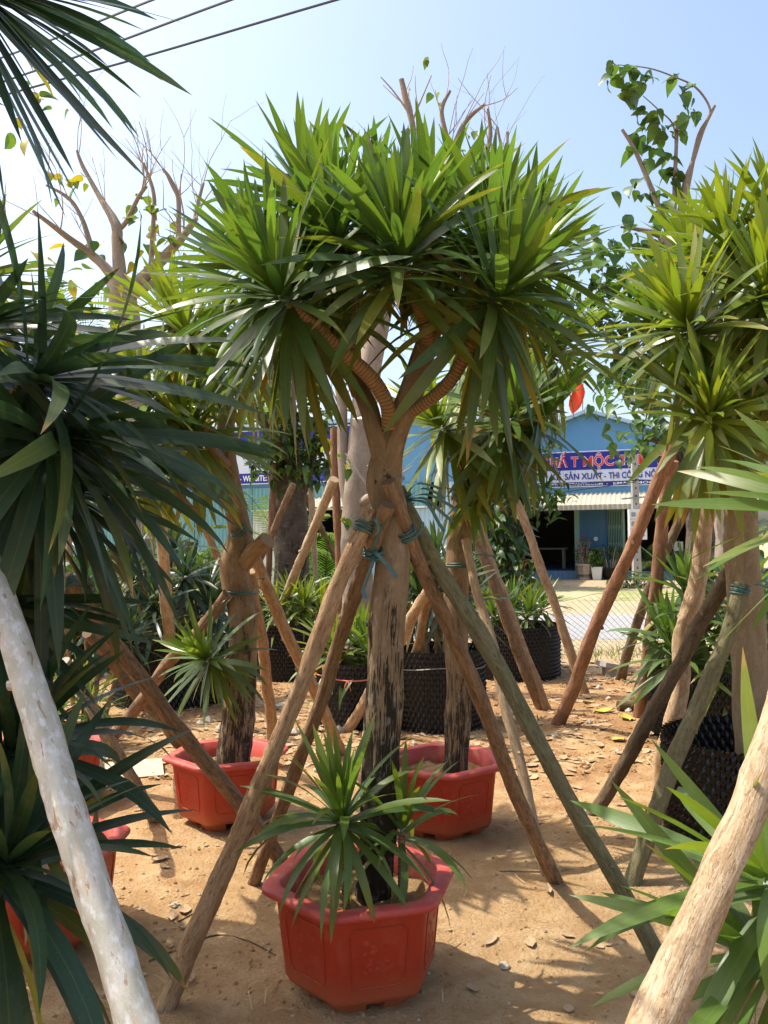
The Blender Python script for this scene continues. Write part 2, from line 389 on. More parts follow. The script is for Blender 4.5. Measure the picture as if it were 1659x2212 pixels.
M_PINKTW = m_plain('pink_twine', (0.60, 0.16, 0.11), 0.5, 0.4, 0.2, 40)
M_WIRE = m_plain('galvanised_wire', (0.28, 0.26, 0.23), 0.5, 0.5, 0.2, 20, metal=0.3)
M_CABLE = m_plain('black_cable', (0.03, 0.03, 0.035), 0.5, 0.4, 0.1, 4)
M_STEEL = m_plain('painted_steel', (0.30, 0.31, 0.31), 0.5, 0.5, 0.2, 6, metal=0.4)
M_FLAG = m_plain('red_flag_cloth', (0.72, 0.08, 0.03), 0.8, 0.1, 0.08, 4)
M_YEL = m_plain('yellow_star_print', (0.8, 0.55, 0.03), 0.8, 0.1, 0.05, 4)
M_DRY = m_plain('dry_leaf', (0.40, 0.28, 0.165), 0.85, 0.15, 0.4, 9, bump=0.3)
M_STRAW = m_plain('dry_grass', (0.48, 0.37, 0.19), 0.85, 0.15, 0.3, 6)
M_STONE = m_plain('pale_stone', (0.42, 0.36, 0.28), 0.9, 0.15, 0.25, 14, bump=0.5)
M_CARD = m_plain('cardboard', (0.56, 0.44, 0.29), 0.85, 0.15, 0.1, 5)

# ------------------------------------------------------------------ ground, road, verges
def axis_steps(spans):
    out = []
    for a, b, st in spans:
        n = max(1, round((b - a) / st)); out += [a + (b - a) * i / n for i in range(n)]
    return out + [spans[-1][1]]
def gh(x, y):
    k = max(0.0, min(1.0, (10.2 - y) / 1.5)) * max(0.0, min(1.0, (9 - abs(x)) / 3))
    if k <= 0: return 0.0
    p = Vector((x, y, 0))
    return k * (0.014 * noise.noise(p * 1.3) + 0.010 * noise.noise(p * 4.1) + 0.006 * noise.noise(p * 11) + .003 * noise.noise(p * 23)) - 0.004
xs = axis_steps([(-600, -60, 60), (-60, -9, 6), (-9, -3, 0.5), (-3, 3, 0.05), (3, 9, 0.5), (9, 60, 6), (60, 600, 60)])
ys = axis_steps([(-60, 0, 10), (0, 2, 0.25), (2, 6.5, 0.05), (6.5, 11, 0.25), (11, 60, 4), (60, 900, 70)])
g = MB()
for y in ys:
    for x in xs: g.vert((x, y, gh(x, y)))
nx = len(xs)
for j in range(len(ys) - 1):
    for i in range(nx - 1):
        a = j * nx + i; g.face((a, a + 1, a + nx + 1, a + nx))
tag(g.build('ground', M_SAND, smooth=True), 'sandy orange soil of the nursery yard', kind='structure')

YAW = RAD(18)
RU = Vector((math.cos(RAD(6)), -math.sin(RAD(6)), 0)); RN = Vector((RU.y, -RU.x, 0))   # along the road, towards the yard
def strip(name, mat, d0, d1, z, label, xa=-120, xb=140, ripple=0.0):
    mb = MB(); n = 120; prev = None
    for i in range(n + 1):
        s = xa + (xb - xa) * i / n
        if abs(s) > 30 and i not in (0, n): continue
        r0 = ripple * noise.noise(Vector((s * 0.7, d0, 0))); r1 = ripple * noise.noise(Vector((s * 0.7, d1, 3)))
        a = Vector((0, d0 + r0, z)) + RU * s; b = Vector((0, d1 + r1, z)) + RU * s
        q = (mb.vert(a), mb.vert(b))
        if prev: mb.face((prev[0], q[0], q[1], prev[1]))
        prev = q
    return tag(mb.build(name, mat), label, kind='structure')
def m_road():
    k = NT('dusty_asphalt'); p = k.pos()
    a = k.noise(p, 1.2, 6); b = k.noise(p, 60, 4, 0.7)
    col = k.mix(a, (0.27, 0.27, 0.275), (0.36, 0.355, 0.345)); col = k.mix(k.ramp(b, [(0.35, 0.4), (0.6, 0.0)]), col, (0.2, 0.2, 0.2))
    k.bump(b, 0.4, 0.01); return k.base(col, 0.9, 0.2)
M_ROAD = m_road()
def m_grassy():
    k = NT('patchy_dry_turf'); p = k.pos()
    a = k.noise(p, 0.7, 6, 0.65); b = k.noise(p, 22, 5, 0.7)
    col = k.mix(k.ramp(a, [(0.42, 0.0), (0.58, 1.0)]), (0.47, 0.40, 0.24), (0.26, 0.30, 0.09)); col = k.mix(b, k.mix(1.0, col, (0.7, 0.7, 0.7), 'MULTIPLY'), col)
    k.bump(b, 0.6, 0.03); return k.base(col, 0.95, 0.1)
M_TURF = m_grassy()
strip('road', M_ROAD, 12.4, 16.2, 0.004, 'dusty grey asphalt road beyond the wire fence', ripple=0.15)
strip('verge', M_TURF, 19.3, 23.5, 0.004, 'patchy dry grass verge between road and blue shop', ripple=0.6)

# ------------------------------------------------------------------ row of shops
class Facade:
    def __init__(s, x, d, yaw):
        s.u = Vector((math.cos(yaw), -math.sin(yaw), 0)); s.n = Vector((-math.sin(yaw), -math.cos(yaw), 0))
        q = P(x, 1162, d); s.o = Vector((q.x, q.y, 0))
        s.rot = Matrix((s.u, -s.n, Vector((0, 0, 1)))).transposed()
    def at(s, px, py, out=0.0):
        "photo position on the plane standing `out` in front of the wall -> (along, height)"
        v = ray(px, py); t = ((s.o + s.n * out) - EYE).dot(s.n) / v.dot(s.n); w = EYE + v * t - s.o
        return w.dot(s.u), w.z
    def p(s, a, out, z): return s.o + s.u * a + s.n * out + Vector((0, 0, z))
    def box(s, mb, a0, a1, o0, o1, z0, z1, m=0):
        mb.box(s.p((a0 + a1) / 2, (o0 + o1) / 2, (z0 + z1) / 2), (abs(a1 - a0), abs(o1 - o0), abs(z1 - z0)), s.rot, m)
def sheet(fc, mb, a0, a1, z0, z1, out, pitch=0.09, amp=0.012, outz=None):
    "corrugated sheet between two heights; outz moves its lower edge outwards"
    n = int((a1 - a0) / pitch * 4); o2 = out if outz is None else outz; prev = None
    for i in range(n + 1):
        a = a0 + (a1 - a0) * i / n; w = amp * math.sin(i * math.pi / 2 + 0.4)
        q = (mb.vert(fc.p(a, o2 + (w if outz is None else 0), z0 + (0 if outz is None else w))), mb.vert(fc.p(a, out + (w if outz is None else 0), z1 + (0 if outz is None else w))))
        if prev: mb.face((prev[0], q[0], q[1], prev[1]))
        prev = q
def text(parent, fc, s, a, z, h, mat, out, name='lettering', width=None, bold=0.0, align='LEFT'):
    cu = bpy.data.curves.new('t', 'FONT'); cu.body = s; cu.size = 1; cu.align_x = align; cu.extrude = 0.004 / h; cu.offset = bold; cu.resolution_u = 3
    ob = bpy.data.objects.new('t', cu); COL.objects.link(ob); bpy.context.view_layer.update()
    me = bpy.data.meshes.new_from_object(ob.evaluated_get(bpy.context.evaluated_depsgraph_get()))
    bpy.data.objects.remove(ob); x0 = min(v.co.x for v in me.vertices); w = max(v.co.x for v in me.vertices) - x0
    kx = h / 0.7
    if width: kx = width / max(w, 1e-6)
    R = Matrix((fc.u, Vector((0, 0, 1)), fc.n)).transposed()
    for v in me.vertices: v.co = R @ Vector(((v.co.x - x0) * kx, v.co.y * h / 0.7, v.co.z * h))
    me.materials.clear(); me.materials.append(mat)
    o = bpy.data.objects.new(name, me)
    return link(o, parent, fc.p(a, out, z))

FR = Facade(1270, 29.0, YAW)
def fr(px, py, out=0.0): return FR.at(px, py, out)
aL, aR = fr(960, 1200)[0], fr(1640, 1200)[0]
aS = fr(1330, 1100)[0]
zap = fr(1270, 893)[1]; zev = fr(1560, 985)[1]; aap = fr(1270, 893)[0]
zaw = fr(1290, 1066)[1]; zop = fr(1290, 1088)[1] + 0.12
bl = thing('shop_building', FR.p(0, 0, 0), 'blue gabled shop with open dark front across the road', 'building')
mb = MB()
# gable wall above the openings
pts = [(aL, zop), (aR, zop), (aR, zev - 0.1), (aap, zap), (aL, zev - 0.1)]
for o in (0.0, -0.2):
    ids = [mb.vert(FR.p(a, o, z)) for a, z in pts]; mb.face(ids if o == 0 else ids[::-1])
mb.build('wall', M_BLUE, bl)
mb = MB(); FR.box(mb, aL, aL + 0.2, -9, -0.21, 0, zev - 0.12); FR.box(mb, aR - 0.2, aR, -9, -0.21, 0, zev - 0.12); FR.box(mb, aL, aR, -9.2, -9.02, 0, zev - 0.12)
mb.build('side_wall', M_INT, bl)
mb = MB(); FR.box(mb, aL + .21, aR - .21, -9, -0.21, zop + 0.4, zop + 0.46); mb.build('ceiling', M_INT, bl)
mb = MB(); FR.box(mb, aL - 0.3, aR + 0.3, -9.2, 0.55, 0.0, 0.28); mb.build('plinth', M_PLINTH, bl)
mb = MB()
for a0, z0, a1, z1 in ((aL - 0.5, zev - 0.28, aap, zap + 0.02), (aap, zap + 0.02, aR + 0.5, zev - 0.28)):
    ids = [mb.vert(FR.p(a, o, z)) for a, o, z in ((a0, 0.25, z0), (a1, 0.25, z1), (a1, -9.4, z1), (a0, -9.4, z0), (a0, 0.25, z0 + .12), (a1, 0.25, z1 + .12), (a1, -9.4, z1 + .12), (a0, -9.4, z0 + .12))]
    for q in ((0, 1, 2, 3), (4, 7, 6, 5), (0, 4, 5, 1), (3, 2, 6, 7), (0, 3, 7, 4), (1, 5, 6, 2)): mb.face([ids[k] for k in q])
mb.build('roof', M_BLUE_SHEET, bl)
mb = MB(); sheet(FR, mb, aL, aR, fr(1290, 1093, 1.3)[1], zaw + 0.02, 0.03, 0.16, 0.028, 1.3)
aw = mb.build('awning', M_AWN, bl, smooth=True)
mb = MB(); sheet(FR, mb, aL, aR, fr(1290, 1093, 1.32)[1] - 0.12, fr(1290, 1093, 1.32)[1] + 0.05, 1.32, 0.16, 0.02)
mb.build('fascia', M_AWN, aw, smooth=True)
zf = 0.28
c0, c1 = fr(1241, 1150)[0], fr(1252, 1150)[0]
mb = MB(); FR.box(mb, c0, c1, -0.18, 0.02, zf, zop); mb.build('column', M_MINT, bl)
d0, d1 = c1 + 0.005, fr(1312, 1150)[0]
mb = MB(); FR.box(mb, d0, d1, -0.14, -0.02, zf, zop); dr = mb.build('door_panel', M_DKBLUE, bl)
mb = MB(); q = fr(1287, 1164)
for r, o, m in ((0.075, 0.0, 0),):
    ids = [mb.vert(FR.p(q[0] + r * math.cos(k * .524), 0.0, q[1] + r * math.sin(k * .524))) for k in range(12)]; mb.face(ids)
    ib = [mb.vert(FR.p(q[0] + r * math.cos(k * .524), -0.02, q[1] + r * math.sin(k * .524))) for k in range(12)]
    for k in range(12): mb.face((ids[k], ib[k], ib[(k + 1) % 12], ids[(k + 1) % 12]))
mb.build('round_lamp', M_WHITE, dr)
# folding gate, half drawn
ga, gb = d1 + 0.03, fr(1343, 1150)[0]
gt = thing('folding_gate', FR.p(ga, 0, zf), 'mint green folding metal gate beside the blue door panel', 'gate')
for i in range(9):
    a = ga + (gb - ga) * i / 8
    mb = MB(); FR.box(mb, a - 0.011, a + 0.011, 0.03 + 0.02 * (i % 2), 0.06 + 0.02 * (i % 2), zf, zop - 0.05); mb.build('bar', M_MINT, gt)
mb = MB(); FR.box(mb, gb + 0.03, gb + 0.11, 0.02, 0.08, zf, zop - 0.02); mb.build('end_post', M_MINT, gt)
for j in range(4):
    for i in range(8):
        a = ga + (gb - ga) * i / 8; z = zf + 0.3 + j * 0.6
        mb = MB(); mb.box(FR.p(a + 0.03, 0.09, z), (0.012, 0.012, 0.3), FR.rot @ Matrix.Rotation(0.25 * (-1) ** i, 3, 'Y')); mb.build('cross_bar', M_MINT, gt)
# clutter inside
mb = MB(); t = thing('work_table', FR.p(-1.9, -1.6, zf), 'low work table in the dark left opening', 'table')
FR.box(mb, -2.6, -0.9, -2.0, -1.2, zf + .72, zf + .77); mb.build('top', M_CONC, t)
for a in (-2.5, -1.0):
    for o in (-1.9, -1.3): mb = MB(); FR.box(mb, a - .03, a + .03, o - .03, o + .03, zf, zf + .72); mb.build('leg', M_CONC, t)
t = thing('wood_board', FR.p(c0 - 0.05, 0.1, zf), 'tan plywood board leaning at the mint column', 'board')
q0 = fr(1251, 1190, 0.12); q1 = fr(1281, 1230, 0.12)
mb = MB(); FR.box(mb, q0[0], q1[0], 0.1, 0.13, zf, q0[1]); mb.build('panel', M_CARD, t)
t = thing('plastic_stool', FR.p(*[fr(1126, 1235, 0.3)[0], 0.3, zf]), 'small red plastic stool at the open shop front', 'stool')
sa = fr(1126, 1235, 0.3)[0]
mb = MB(); FR.box(mb, sa - .15, sa + .15, .15, .45, zf + .42, zf + .46); mb.build('seat', M_RED, t)
for a in (-1, 1):
    for o in (.18, .42): mb = MB(); FR.box(mb, sa + a * .14 - .025, sa + a * .14 + .025, o - .025, o + .025, zf, zf + .42); mb.build('leg', M_RED, t)
t = thing('paper_notice', FR.p(fr(1466, 1181)[0], -1.0, zf + 1.2), 'white boxed notice inside the right dark opening', 'notice')
qa = fr(1456, 1170, -1.0); qb = fr(1476, 1190, -1.0)
mb = MB(); FR.box(mb, qa[0], qb[0], -1.03, -1.0, qb[1], qa[1]); mb.build('sheet', M_WHITE, t)
mb = MB(); FR.box(mb, (qa[0] + qb[0]) / 2 - .03, (qa[0] + qb[0]) / 2 + .03, -0.998, -0.99, qb[1] + .12, qa[1] - .02); mb.build('mark', M_INT, t)
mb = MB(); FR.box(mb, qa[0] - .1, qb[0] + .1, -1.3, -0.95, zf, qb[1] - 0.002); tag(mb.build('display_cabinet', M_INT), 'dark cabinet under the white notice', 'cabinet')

# blue shop signboard
def signboard(fc, a0, a1, zs, label, out=0.06):
    s = thing('signboard', fc.p(a0, out, zs[3]), label, 'sign')
    mb = MB(); fc.box(mb, a0, a1, 0.004, out - 0.004, zs[3], zs[0]); mb.build('board', M_SIGNW, s)
    mb = MB(); fc.box(mb, a0 + .03, a1 - .03, out - .004, out, zs[1], zs[0] - .04); mb.build('upper_band', M_NAVY, s)
    mb = MB(); fc.box(mb, a0 + .03, a1 - .03, out - .004, out, zs[3] + .03, zs[2]); mb.build('lower_band', M_NAVY, s)
    n = int((a1 - a0) / 0.42)
    for i in range(1, n):
        a = a0 + (a1 - a0) * i / n; mb = MB(); fc.box(mb, a - .008, a + .008, out - .004, out - .001, zs[2], zs[1]); mb.build('seam', M_PALE_SHEET, s)
    return s
sx0, sx1 = fr(1088, 1010, .06)[0], fr(1492, 1010, .06)[0]
zs = [fr(1290, v, .06)[1] for v in (973, 1014, 1040, 1051)]
sg = signboard(FR, sx0, sx1, zs, 'wide navy and white signboard with red lettering on the blue gable')
def sw(x0, x1, y): return fr(x0, y, .06)[0], fr(x1, y, .06)[0] - fr(x0, y, .06)[0]
hb = zs[0] - zs[1]
for nm, x0, x1, body in (('lettering', 1118, 1226, 'NỘI THẤ'), ('lettering', 1233, 1250, 'T'), ('lettering', 1259, 1327, 'MỘC'), ('lettering', 1337, 1400, 'TÂM'), ('lettering', 1412, 1466, 'TRÍ')):
    a, w = sw(x0, x1, 995)
    text(sg, FR, body, a, zs[1] + hb * 0.20, hb * 0.50, M_LETW, .063, nm, w, 0.045)
    text(sg, FR, body, a, zs[1] + hb * 0.20, hb * 0.50, M_LETR, .069, nm, w, 0.015)
h2 = zs[1] - zs[2]
for x0, x1, body in ((1140, 1180, 'THIẾT'), (1190, 1212, 'KẾ'), (1220, 1302, 'SẢN XUẤT'), (1305, 1309, '-'), (1315, 1388, 'THI CÔNG'), (1394, 1470, 'NỘI THẤT')):
    a, w = sw(x0, x1, 1027); text(sg, FR, body, a, zs[2] + h2 * 0.22, h2 * 0.5, M_NAVY, .066, 'lettering', w, 0.02)
h3 = zs[2] - zs[3]
for x0, x1, body in ((1160, 1302, 'WEBSITE: MOCTAMTRI.COM'), (1310, 1313, '-'), (1325, 1470, 'EMAIL: MOCTAMTRI')):
    a, w = sw(x0, x1, 1046); text(sg, FR, body, a, zs[3] + h3 * 0.32, h3 * 0.5, M_LETW, .066, 'lettering', w, 0.02)

# flag, flood light on the ridge
fg = thing('flag', FR.p(aap - 0.1, 0.1, zap), 'red flag on a thin pole above the blue gable', 'flag')
mb = MB(); b0 = FR.p(aap - 0.18, 0.1, zap - .1); tube(mb, [b0, b0 + Vector((0.05, 0, 1.4))], 0.018, 6, 1); mb.build('pole', M_STEEL, fg)
mb = MB()
for i in range(7):
    for j in range(6):
        s_, h_ = i / 6, j / 5
        mb.vert(b0 + FR.u * (-0.03 - 0.38 * s_ + .10 * math.sin(h_ * 4 + s_ * 3)) + FR.n * (0.07 * math.sin(s_ * 5 + h_ * 2)) + Vector((0.04, 0, 1.32 - 0.8 * (1 - h_) - 0.42 * s_)))
for i in range(6):
    for j in range(5): a = i * 6 + j; mb.face((a, a + 1, a + 7, a + 6))
o = mb.build('cloth', M_FLAG, fg, smooth=True); o.modifiers.new('t', 'SOLIDIFY').thickness = 0.006
fl = thing('flood_light', FR.p(aap, 0.2, zap + .1), 'small flood light on the ridge beneath the flag', 'lamp')
q = fr(1271, 889, .25); mb = MB(); FR.box(mb, q[0] - .12, q[0] + .12, .22, .30, q[1] - .1, q[1] + .14); mb.build('housing', M_STEEL, fl)
mb = MB(); FR.box(mb, q[0] - .10, q[0] + .10, .302, .31, q[1] - .04, q[1] + .12); mb.build('lens', M_WHITE, fl)
mb = MB(); tube(mb, [FR.p(q[0], .25, zap - 0.1), FR.p(q[0], .25, q[1] + .0)], .02, 6, 1); mb.build('bracket', M_STEEL, fl)

# long low shed on the left of the row
FL = Facade(560, 25.0, YAW)
def fl_(px, py, out=0.0): return FL.at(px, py, out)
la, lm, lr = fl_(-250, 1160)[0], fl_(546, 1160)[0], fl_(985, 1160)[0]
zt = fl_(560, 925)[1]; zl = fl_(560, 1050)[1]; zm = fl_(620, 1101)[1]
sh = thing('metal_shed', FL.p(0, 0, 0), 'long teal and cream sheet metal shed across the road', 'building')
mb = MB(); FL.box(mb, la, lr, -0.3, -0.06, zl - 0.05, zt); mb.build('wall', M_BLUE, sh)
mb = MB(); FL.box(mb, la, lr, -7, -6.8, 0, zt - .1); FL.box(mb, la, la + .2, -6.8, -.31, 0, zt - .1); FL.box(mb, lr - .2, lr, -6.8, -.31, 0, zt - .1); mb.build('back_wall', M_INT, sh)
mb = MB(); FL.box(mb, la - .2, lr + .2, -7.2, 0.1, zt + .003, zt + .12); mb.build('roof', M_BLUE_SHEET, sh)
def panel(name, m, a0, a1, z0, z1, out=0.0):
    mb = MB(); sheet(FL, mb, a0, a1, z0, z1, out, 0.13, 0.016); return mb.build(name, m, sh, smooth=True)
w0 = fl_(598, 1160)[0]; w1 = fl_(655, 1160)[0]; w2 = fl_(768, 1160)[0]; w3 = fl_(925, 1160)[0]
k = 0
while True:
    a = la + k * 1.05
    if a >= lm - .2: break
    panel('wall_sheet', M_TEAL, a, min(a + 1.05, lm) - .01, 0, zl - .06, 0.02 * (k % 2)); k += 1
panel('wall_sheet', M_TEAL, lm, w1 + .5, zm + .02, zl - .06)
panel('wall_sheet', M_TEAL, w1 + .51, w3, zm + .02, zl - .06, .02)
panel('wall_sheet', M_PALE_SHEET, lm, w0 - .02, 0, zm - .05)
panel('wall_sheet', M_PALE_SHEET, w0, w1, 0, zm - .05, .02)
panel('wall_sheet', M_BLUE_SHEET, w2 + .05, w3 + .4, 0, zm - .05)
panel('wall_sheet', M_BLUE_SHEET, w3 + .41, lr, 0, zl - .06, .02)
mb = MB(); FL.box(mb, lm, w3, .025, .07, zm - .04, zm + .015); mb.build('rail', M_WHITE, sh)
mb = MB(); sheet(FL, mb, w1 + .2, w2 + .2, fl_(720, 1095, 1.1)[1], fl_(720, 1076)[1], .06, .16, .028, 1.1); mb.build('awning', M_AWN, sh, smooth=True)
zs2 = [fl_(560, v, .06)[1] for v in (928, 975, 1022, 1046)]
s2 = signboard(FL, fl_(300, 1000, .06)[0], fl_(800, 1000, .06)[0], zs2, 'long navy and white signboard above the teal sheet metal shed')
def st2(x0, x1, y, body, z, h, m, out=.066, bold=.02):
    a = fl_(x0, y, .06)[0]; w = fl_(x1, y, .06)[0] - a; text(s2, FL, body, a, z, h, m, out, 'lettering', w, bold)
hh = zs2[0] - zs2[1]
st2(466, 474, 950, 'I', zs2[1] + hh * .2, hh * .55, M_LETR)
hh = zs2[1] - zs2[2]
st2(396, 432, 1000, 'UẤT', zs2[2] + hh * .25, hh * .42, M_NAVY); st2(452, 470, 1000, 'T', zs2[2] + hh * .25, hh * .42, M_NAVY)
st2(538, 600, 1000, 'NỘI', zs2[2] + hh * .25, hh * .42, M_NAVY)
hh = zs2[2] - zs2[3]
st2(384, 396, 1036, 'NG', zs2[3] + hh * .3, hh * .5, M_LETW); st2(404, 455, 1036, '- 091', zs2[3] + hh * .3, hh * .5, M_LETW)
st2(503, 508, 1036, '7', zs2[3] + hh * .3, hh * .5, M_LETW); st2(518, 610, 1036, '- WEBSITE: MOC', zs2[3] + hh * .3, hh * .5, M_LETW)

# utility pole with meters, and wires
pb = G(1376, 1262); pb.z = 0
pole = thing('utility_pole', pb, 'grey concrete utility pole in front of the blue shop', 'pole')
zt_ = P(1376, 982, pb.y).z
mb = MB(); mb.box(pb + Vector((0, 0, zt_ / 2)), (0.24, 0.22, zt_), None, 0, 0.72); mb.build('post', M_CONC, pole)
for i in range(14):
    z = 0.5 + i * (zt_ - 0.8) / 13
    mb = MB(); mb.box(pb + Vector((0.0, -0.108 + 0.028 * z / zt_, z)), (0.045, 0.012, 0.07)); mb.build('slot', M_INT, pole)
mx = thing('meter_box', pb, 'white electricity meter cabinet with small windows on the pole', 'meter')
zc = P(1376, 1133, pb.y).z; hx = 0.52; hz = 0.92
mb = MB(); mb.box(pb + Vector((-.02, -.22, zc)), (hx, .2, hz)); mb.build('cabinet', M_WHITE, mx)
for i, (a, b) in enumerate(((-.14, .30), (.14, .30), (-.14, .02), (.12, -.33), (-.14, -.33))):
    mb = MB(); mb.box(pb + Vector((-.02 + a, -.327, zc + b)), (.13, .012, .13 if b > -.1 else .06)); mb.build('window', M_STEEL, mx)
for i in range(2):
    mb = MB(); mb.box(pb + Vector((-.02, -.325, zc + .16 - i * .3)), (hx - .02, .008, .012)); mb.build('seam', M_STEEL, mx)
def wire(pts, r, label, name='power_line', group=None):
    mb = MB(); tube(mb, pts, r, 5, 5, caps=False); return tag(mb.build(name, M_CABLE), label, 'cable', group)
def sag(a, b, s): return [a.lerp(b, t) - Vector((0, 0, s * 4 * t * (1 - t))) for t in (0, .2, .4, .6, .8, 1)]
z1 = P(1376, 1038, pb.y).z
wire(sag(pb + Vector((0, -.1, z1)), pb + Vector((-22, 3, z1 + .7)), .5), .016, 'slack cable bundle running left from the concrete pole')
wire(sag(pb + Vector((0, -.1, z1 - .05)), pb + Vector((-22, 3.2, z1 + .3)), .9), .013, 'lower slack cable running left from the concrete pole')
wire(sag(pb + Vector((0, -.1, z1 + .02)), pb + Vector((18, -4, z1 + .5)), .5), .016, 'cable bundle running right from the concrete pole')
wire(sag(pb + Vector((.1, -.1, zc + .5)), Vector(G(1640, 1250).xy.to_3d()) + Vector((0, 0, 1.3)), .1), .008, 'thin stay wire slanting down right from the pole')
mb = MB(); mb.box(pb + Vector((.1, -.14, P(1376, 1075, pb.y).z)), (1.1, .06, .05), Matrix.Rotation(RAD(-4), 3, 'Y')); tag(mb.build('cross_arm', M_STEEL), 'short steel bracket arm fixed across the concrete pole', 'bracket')
# three cables crossing the upper left sky
for (x0, y0, x1, y1), lb in (((-60, 225, 760, -10), 'lowest dark power line crossing the pale sky'), ((-60, 200, 520, -8), 'middle dark power line crossing the pale sky'), ((-60, 148, 380, -20), 'topmost dark power line crossing the pale sky')):
    a = P(x0, y0, 15.5); b = P(x1, y1, 12.5); d = b - a
    wire([a - d * 1.2, a, a.lerp(b, .5) - Vector((0, 0, .03)), b, b + d * .8], .019, lb)

# ------------------------------------------------------------------ strap leaves
def strap(bend, twist, side, wid=0.045, seg=8, fold=0.2):
    mb = MB(); x = z = y = 0.0; ang = 0.0
    for i in range(seg + 1):
        s = i / seg
        w = (0.62 + 0.38 * math.sin(min(s / 0.42, 1) * math.pi / 2)) if s < 0.42 else max(0.0, 1 - ((s - 0.42) / 0.58) ** 2.5)
        w *= wid
        tw = twist * s
        ca, sa = math.cos(ang), math.sin(ang)
        f = fold * (1 - 0.6 * s)
        for k, e in ((-1, 0.0), (0, 0.5), (1, 1.0)):
            ly = k * w * math.cos(tw); lz = abs(k) * w * f + k * w * math.sin(tw)
            mb.vert((x - sa * -lz * -1, y + ly, z + ca * lz), (0, 0, 0), (1, 1, 1), (s, e))
        ds = 1.0 / seg
        ang = -bend * ((s + ds) ** 1.5)
        x += ds * math.cos(ang); z += ds * math.sin(ang); y += side * ds * s
    for i in range(seg):
        a = i * 3
        mb.face((a, a + 3, a + 4, a + 1)); mb.face((a + 1, a + 4, a + 5, a + 2))
    return mb
BENDS = (0.04, 0.22, 0.45, 0.75, 1.15, 1.65, 2.3)
_rv = random.Random(5)
VARS = []
for b in BENDS:
    for k in range(3):
        raw = strap(b * (0.9 + 0.2 * _rv.random()), _rv.uniform(-.5, .5), _rv.uniform(-.16, .16))
        VARS.append((raw, raw.mesh('strap_leaf', M_LEAF, (0, 0, 0), True)))
# broad, pointed leaf for the bare-branched trees; small leaf for shrubs; feather frond leaflets
def heart(wid=0.43, droop=0.3):
    mb = MB(); prof = ((0, 0.02), (-0.04, 0.25), (0.1, 0.42), (0.32, 0.46), (0.55, 0.36), (0.78, 0.18), (1.0, 0.0))
    for x, w in prof:
        w = w / 0.46 * wid
        for k, e in ((-1, 0), (0, .5), (1, 1)): mb.vert((x, k * w, -droop * x * x + abs(k) * w * 0.28), (0, 0, 0), (1, 1, 1), (max(0, min(x, .9)), e))
    for i in range(len(prof) - 1):
        a = i * 3; mb.face((a, a + 3, a + 4, a + 1)); mb.face((a + 1, a + 4, a + 5, a + 2))
    return mb
HEARTS = [(h, h.mesh('broad_leaf', M_HEART, (0, 0, 0), True)) for h in (heart(.40, .2), heart(.46, .45), heart(.36, .6))]
SMALLS = [(h, h.mesh('small_leaf', M_HEART, (0, 0, 0), True)) for h in (heart(.26, .2), heart(.30, .5))]

def basis(d, up, L, roll=0.0):
    d = d.normalized(); y = up.cross(d)
    if y.length < 1e-3: y = Vector((0.3, 1, 0)).cross(d)
    y.normalize(); z = d.cross(y)
    if roll:
        q = Matrix.Rotation(roll, 3, d); y = q @ y; z = q @ z
    return Matrix((d * L, y * L, z * L)).transposed()

PAL = {   # young, grown, old
    'main': ((0.105, 0.185, 0.03), (0.060, 0.116, 0.028), (0.125, 0.155, 0.022)),
    'bright': ((0.17, 0.23, 0.026), (0.110, 0.165, 0.022), (0.20, 0.19, 0.018)),
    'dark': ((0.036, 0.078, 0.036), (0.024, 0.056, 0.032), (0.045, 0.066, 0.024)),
    'fresh': ((0.13, 0.21, 0.032), (0.080, 0.140, 0.028), (0.11, 0.155, 0.024)),
}
def leafcol(t, rng, pal, yel):
    y, g, o = PAL[pal]
    if rng.random() < yel * max(0, (t - 0.55) / 0.45):
        c = rng.choice(((0.22, 0.21, 0.03), (0.19, 0.20, 0.025), (0.17, 0.19, 0.025), (0.21, 0.20, 0.03), (0.21, 0.13, 0.055)))
    else:
        c = [a + (b - a) * min(1, t * 1.8) for a, b in zip(y, g)] if t < 0.75 else [a + (b - a) * (t - .75) * 3.2 for a, b in zip(g, o)]
    j = rng.uniform(0.78, 1.25); h = rng.uniform(-.12, .12)
    return (max(.005, c[0] * j * (1 + h)), c[1] * j, max(.004, c[2] * j * (1 - h)))

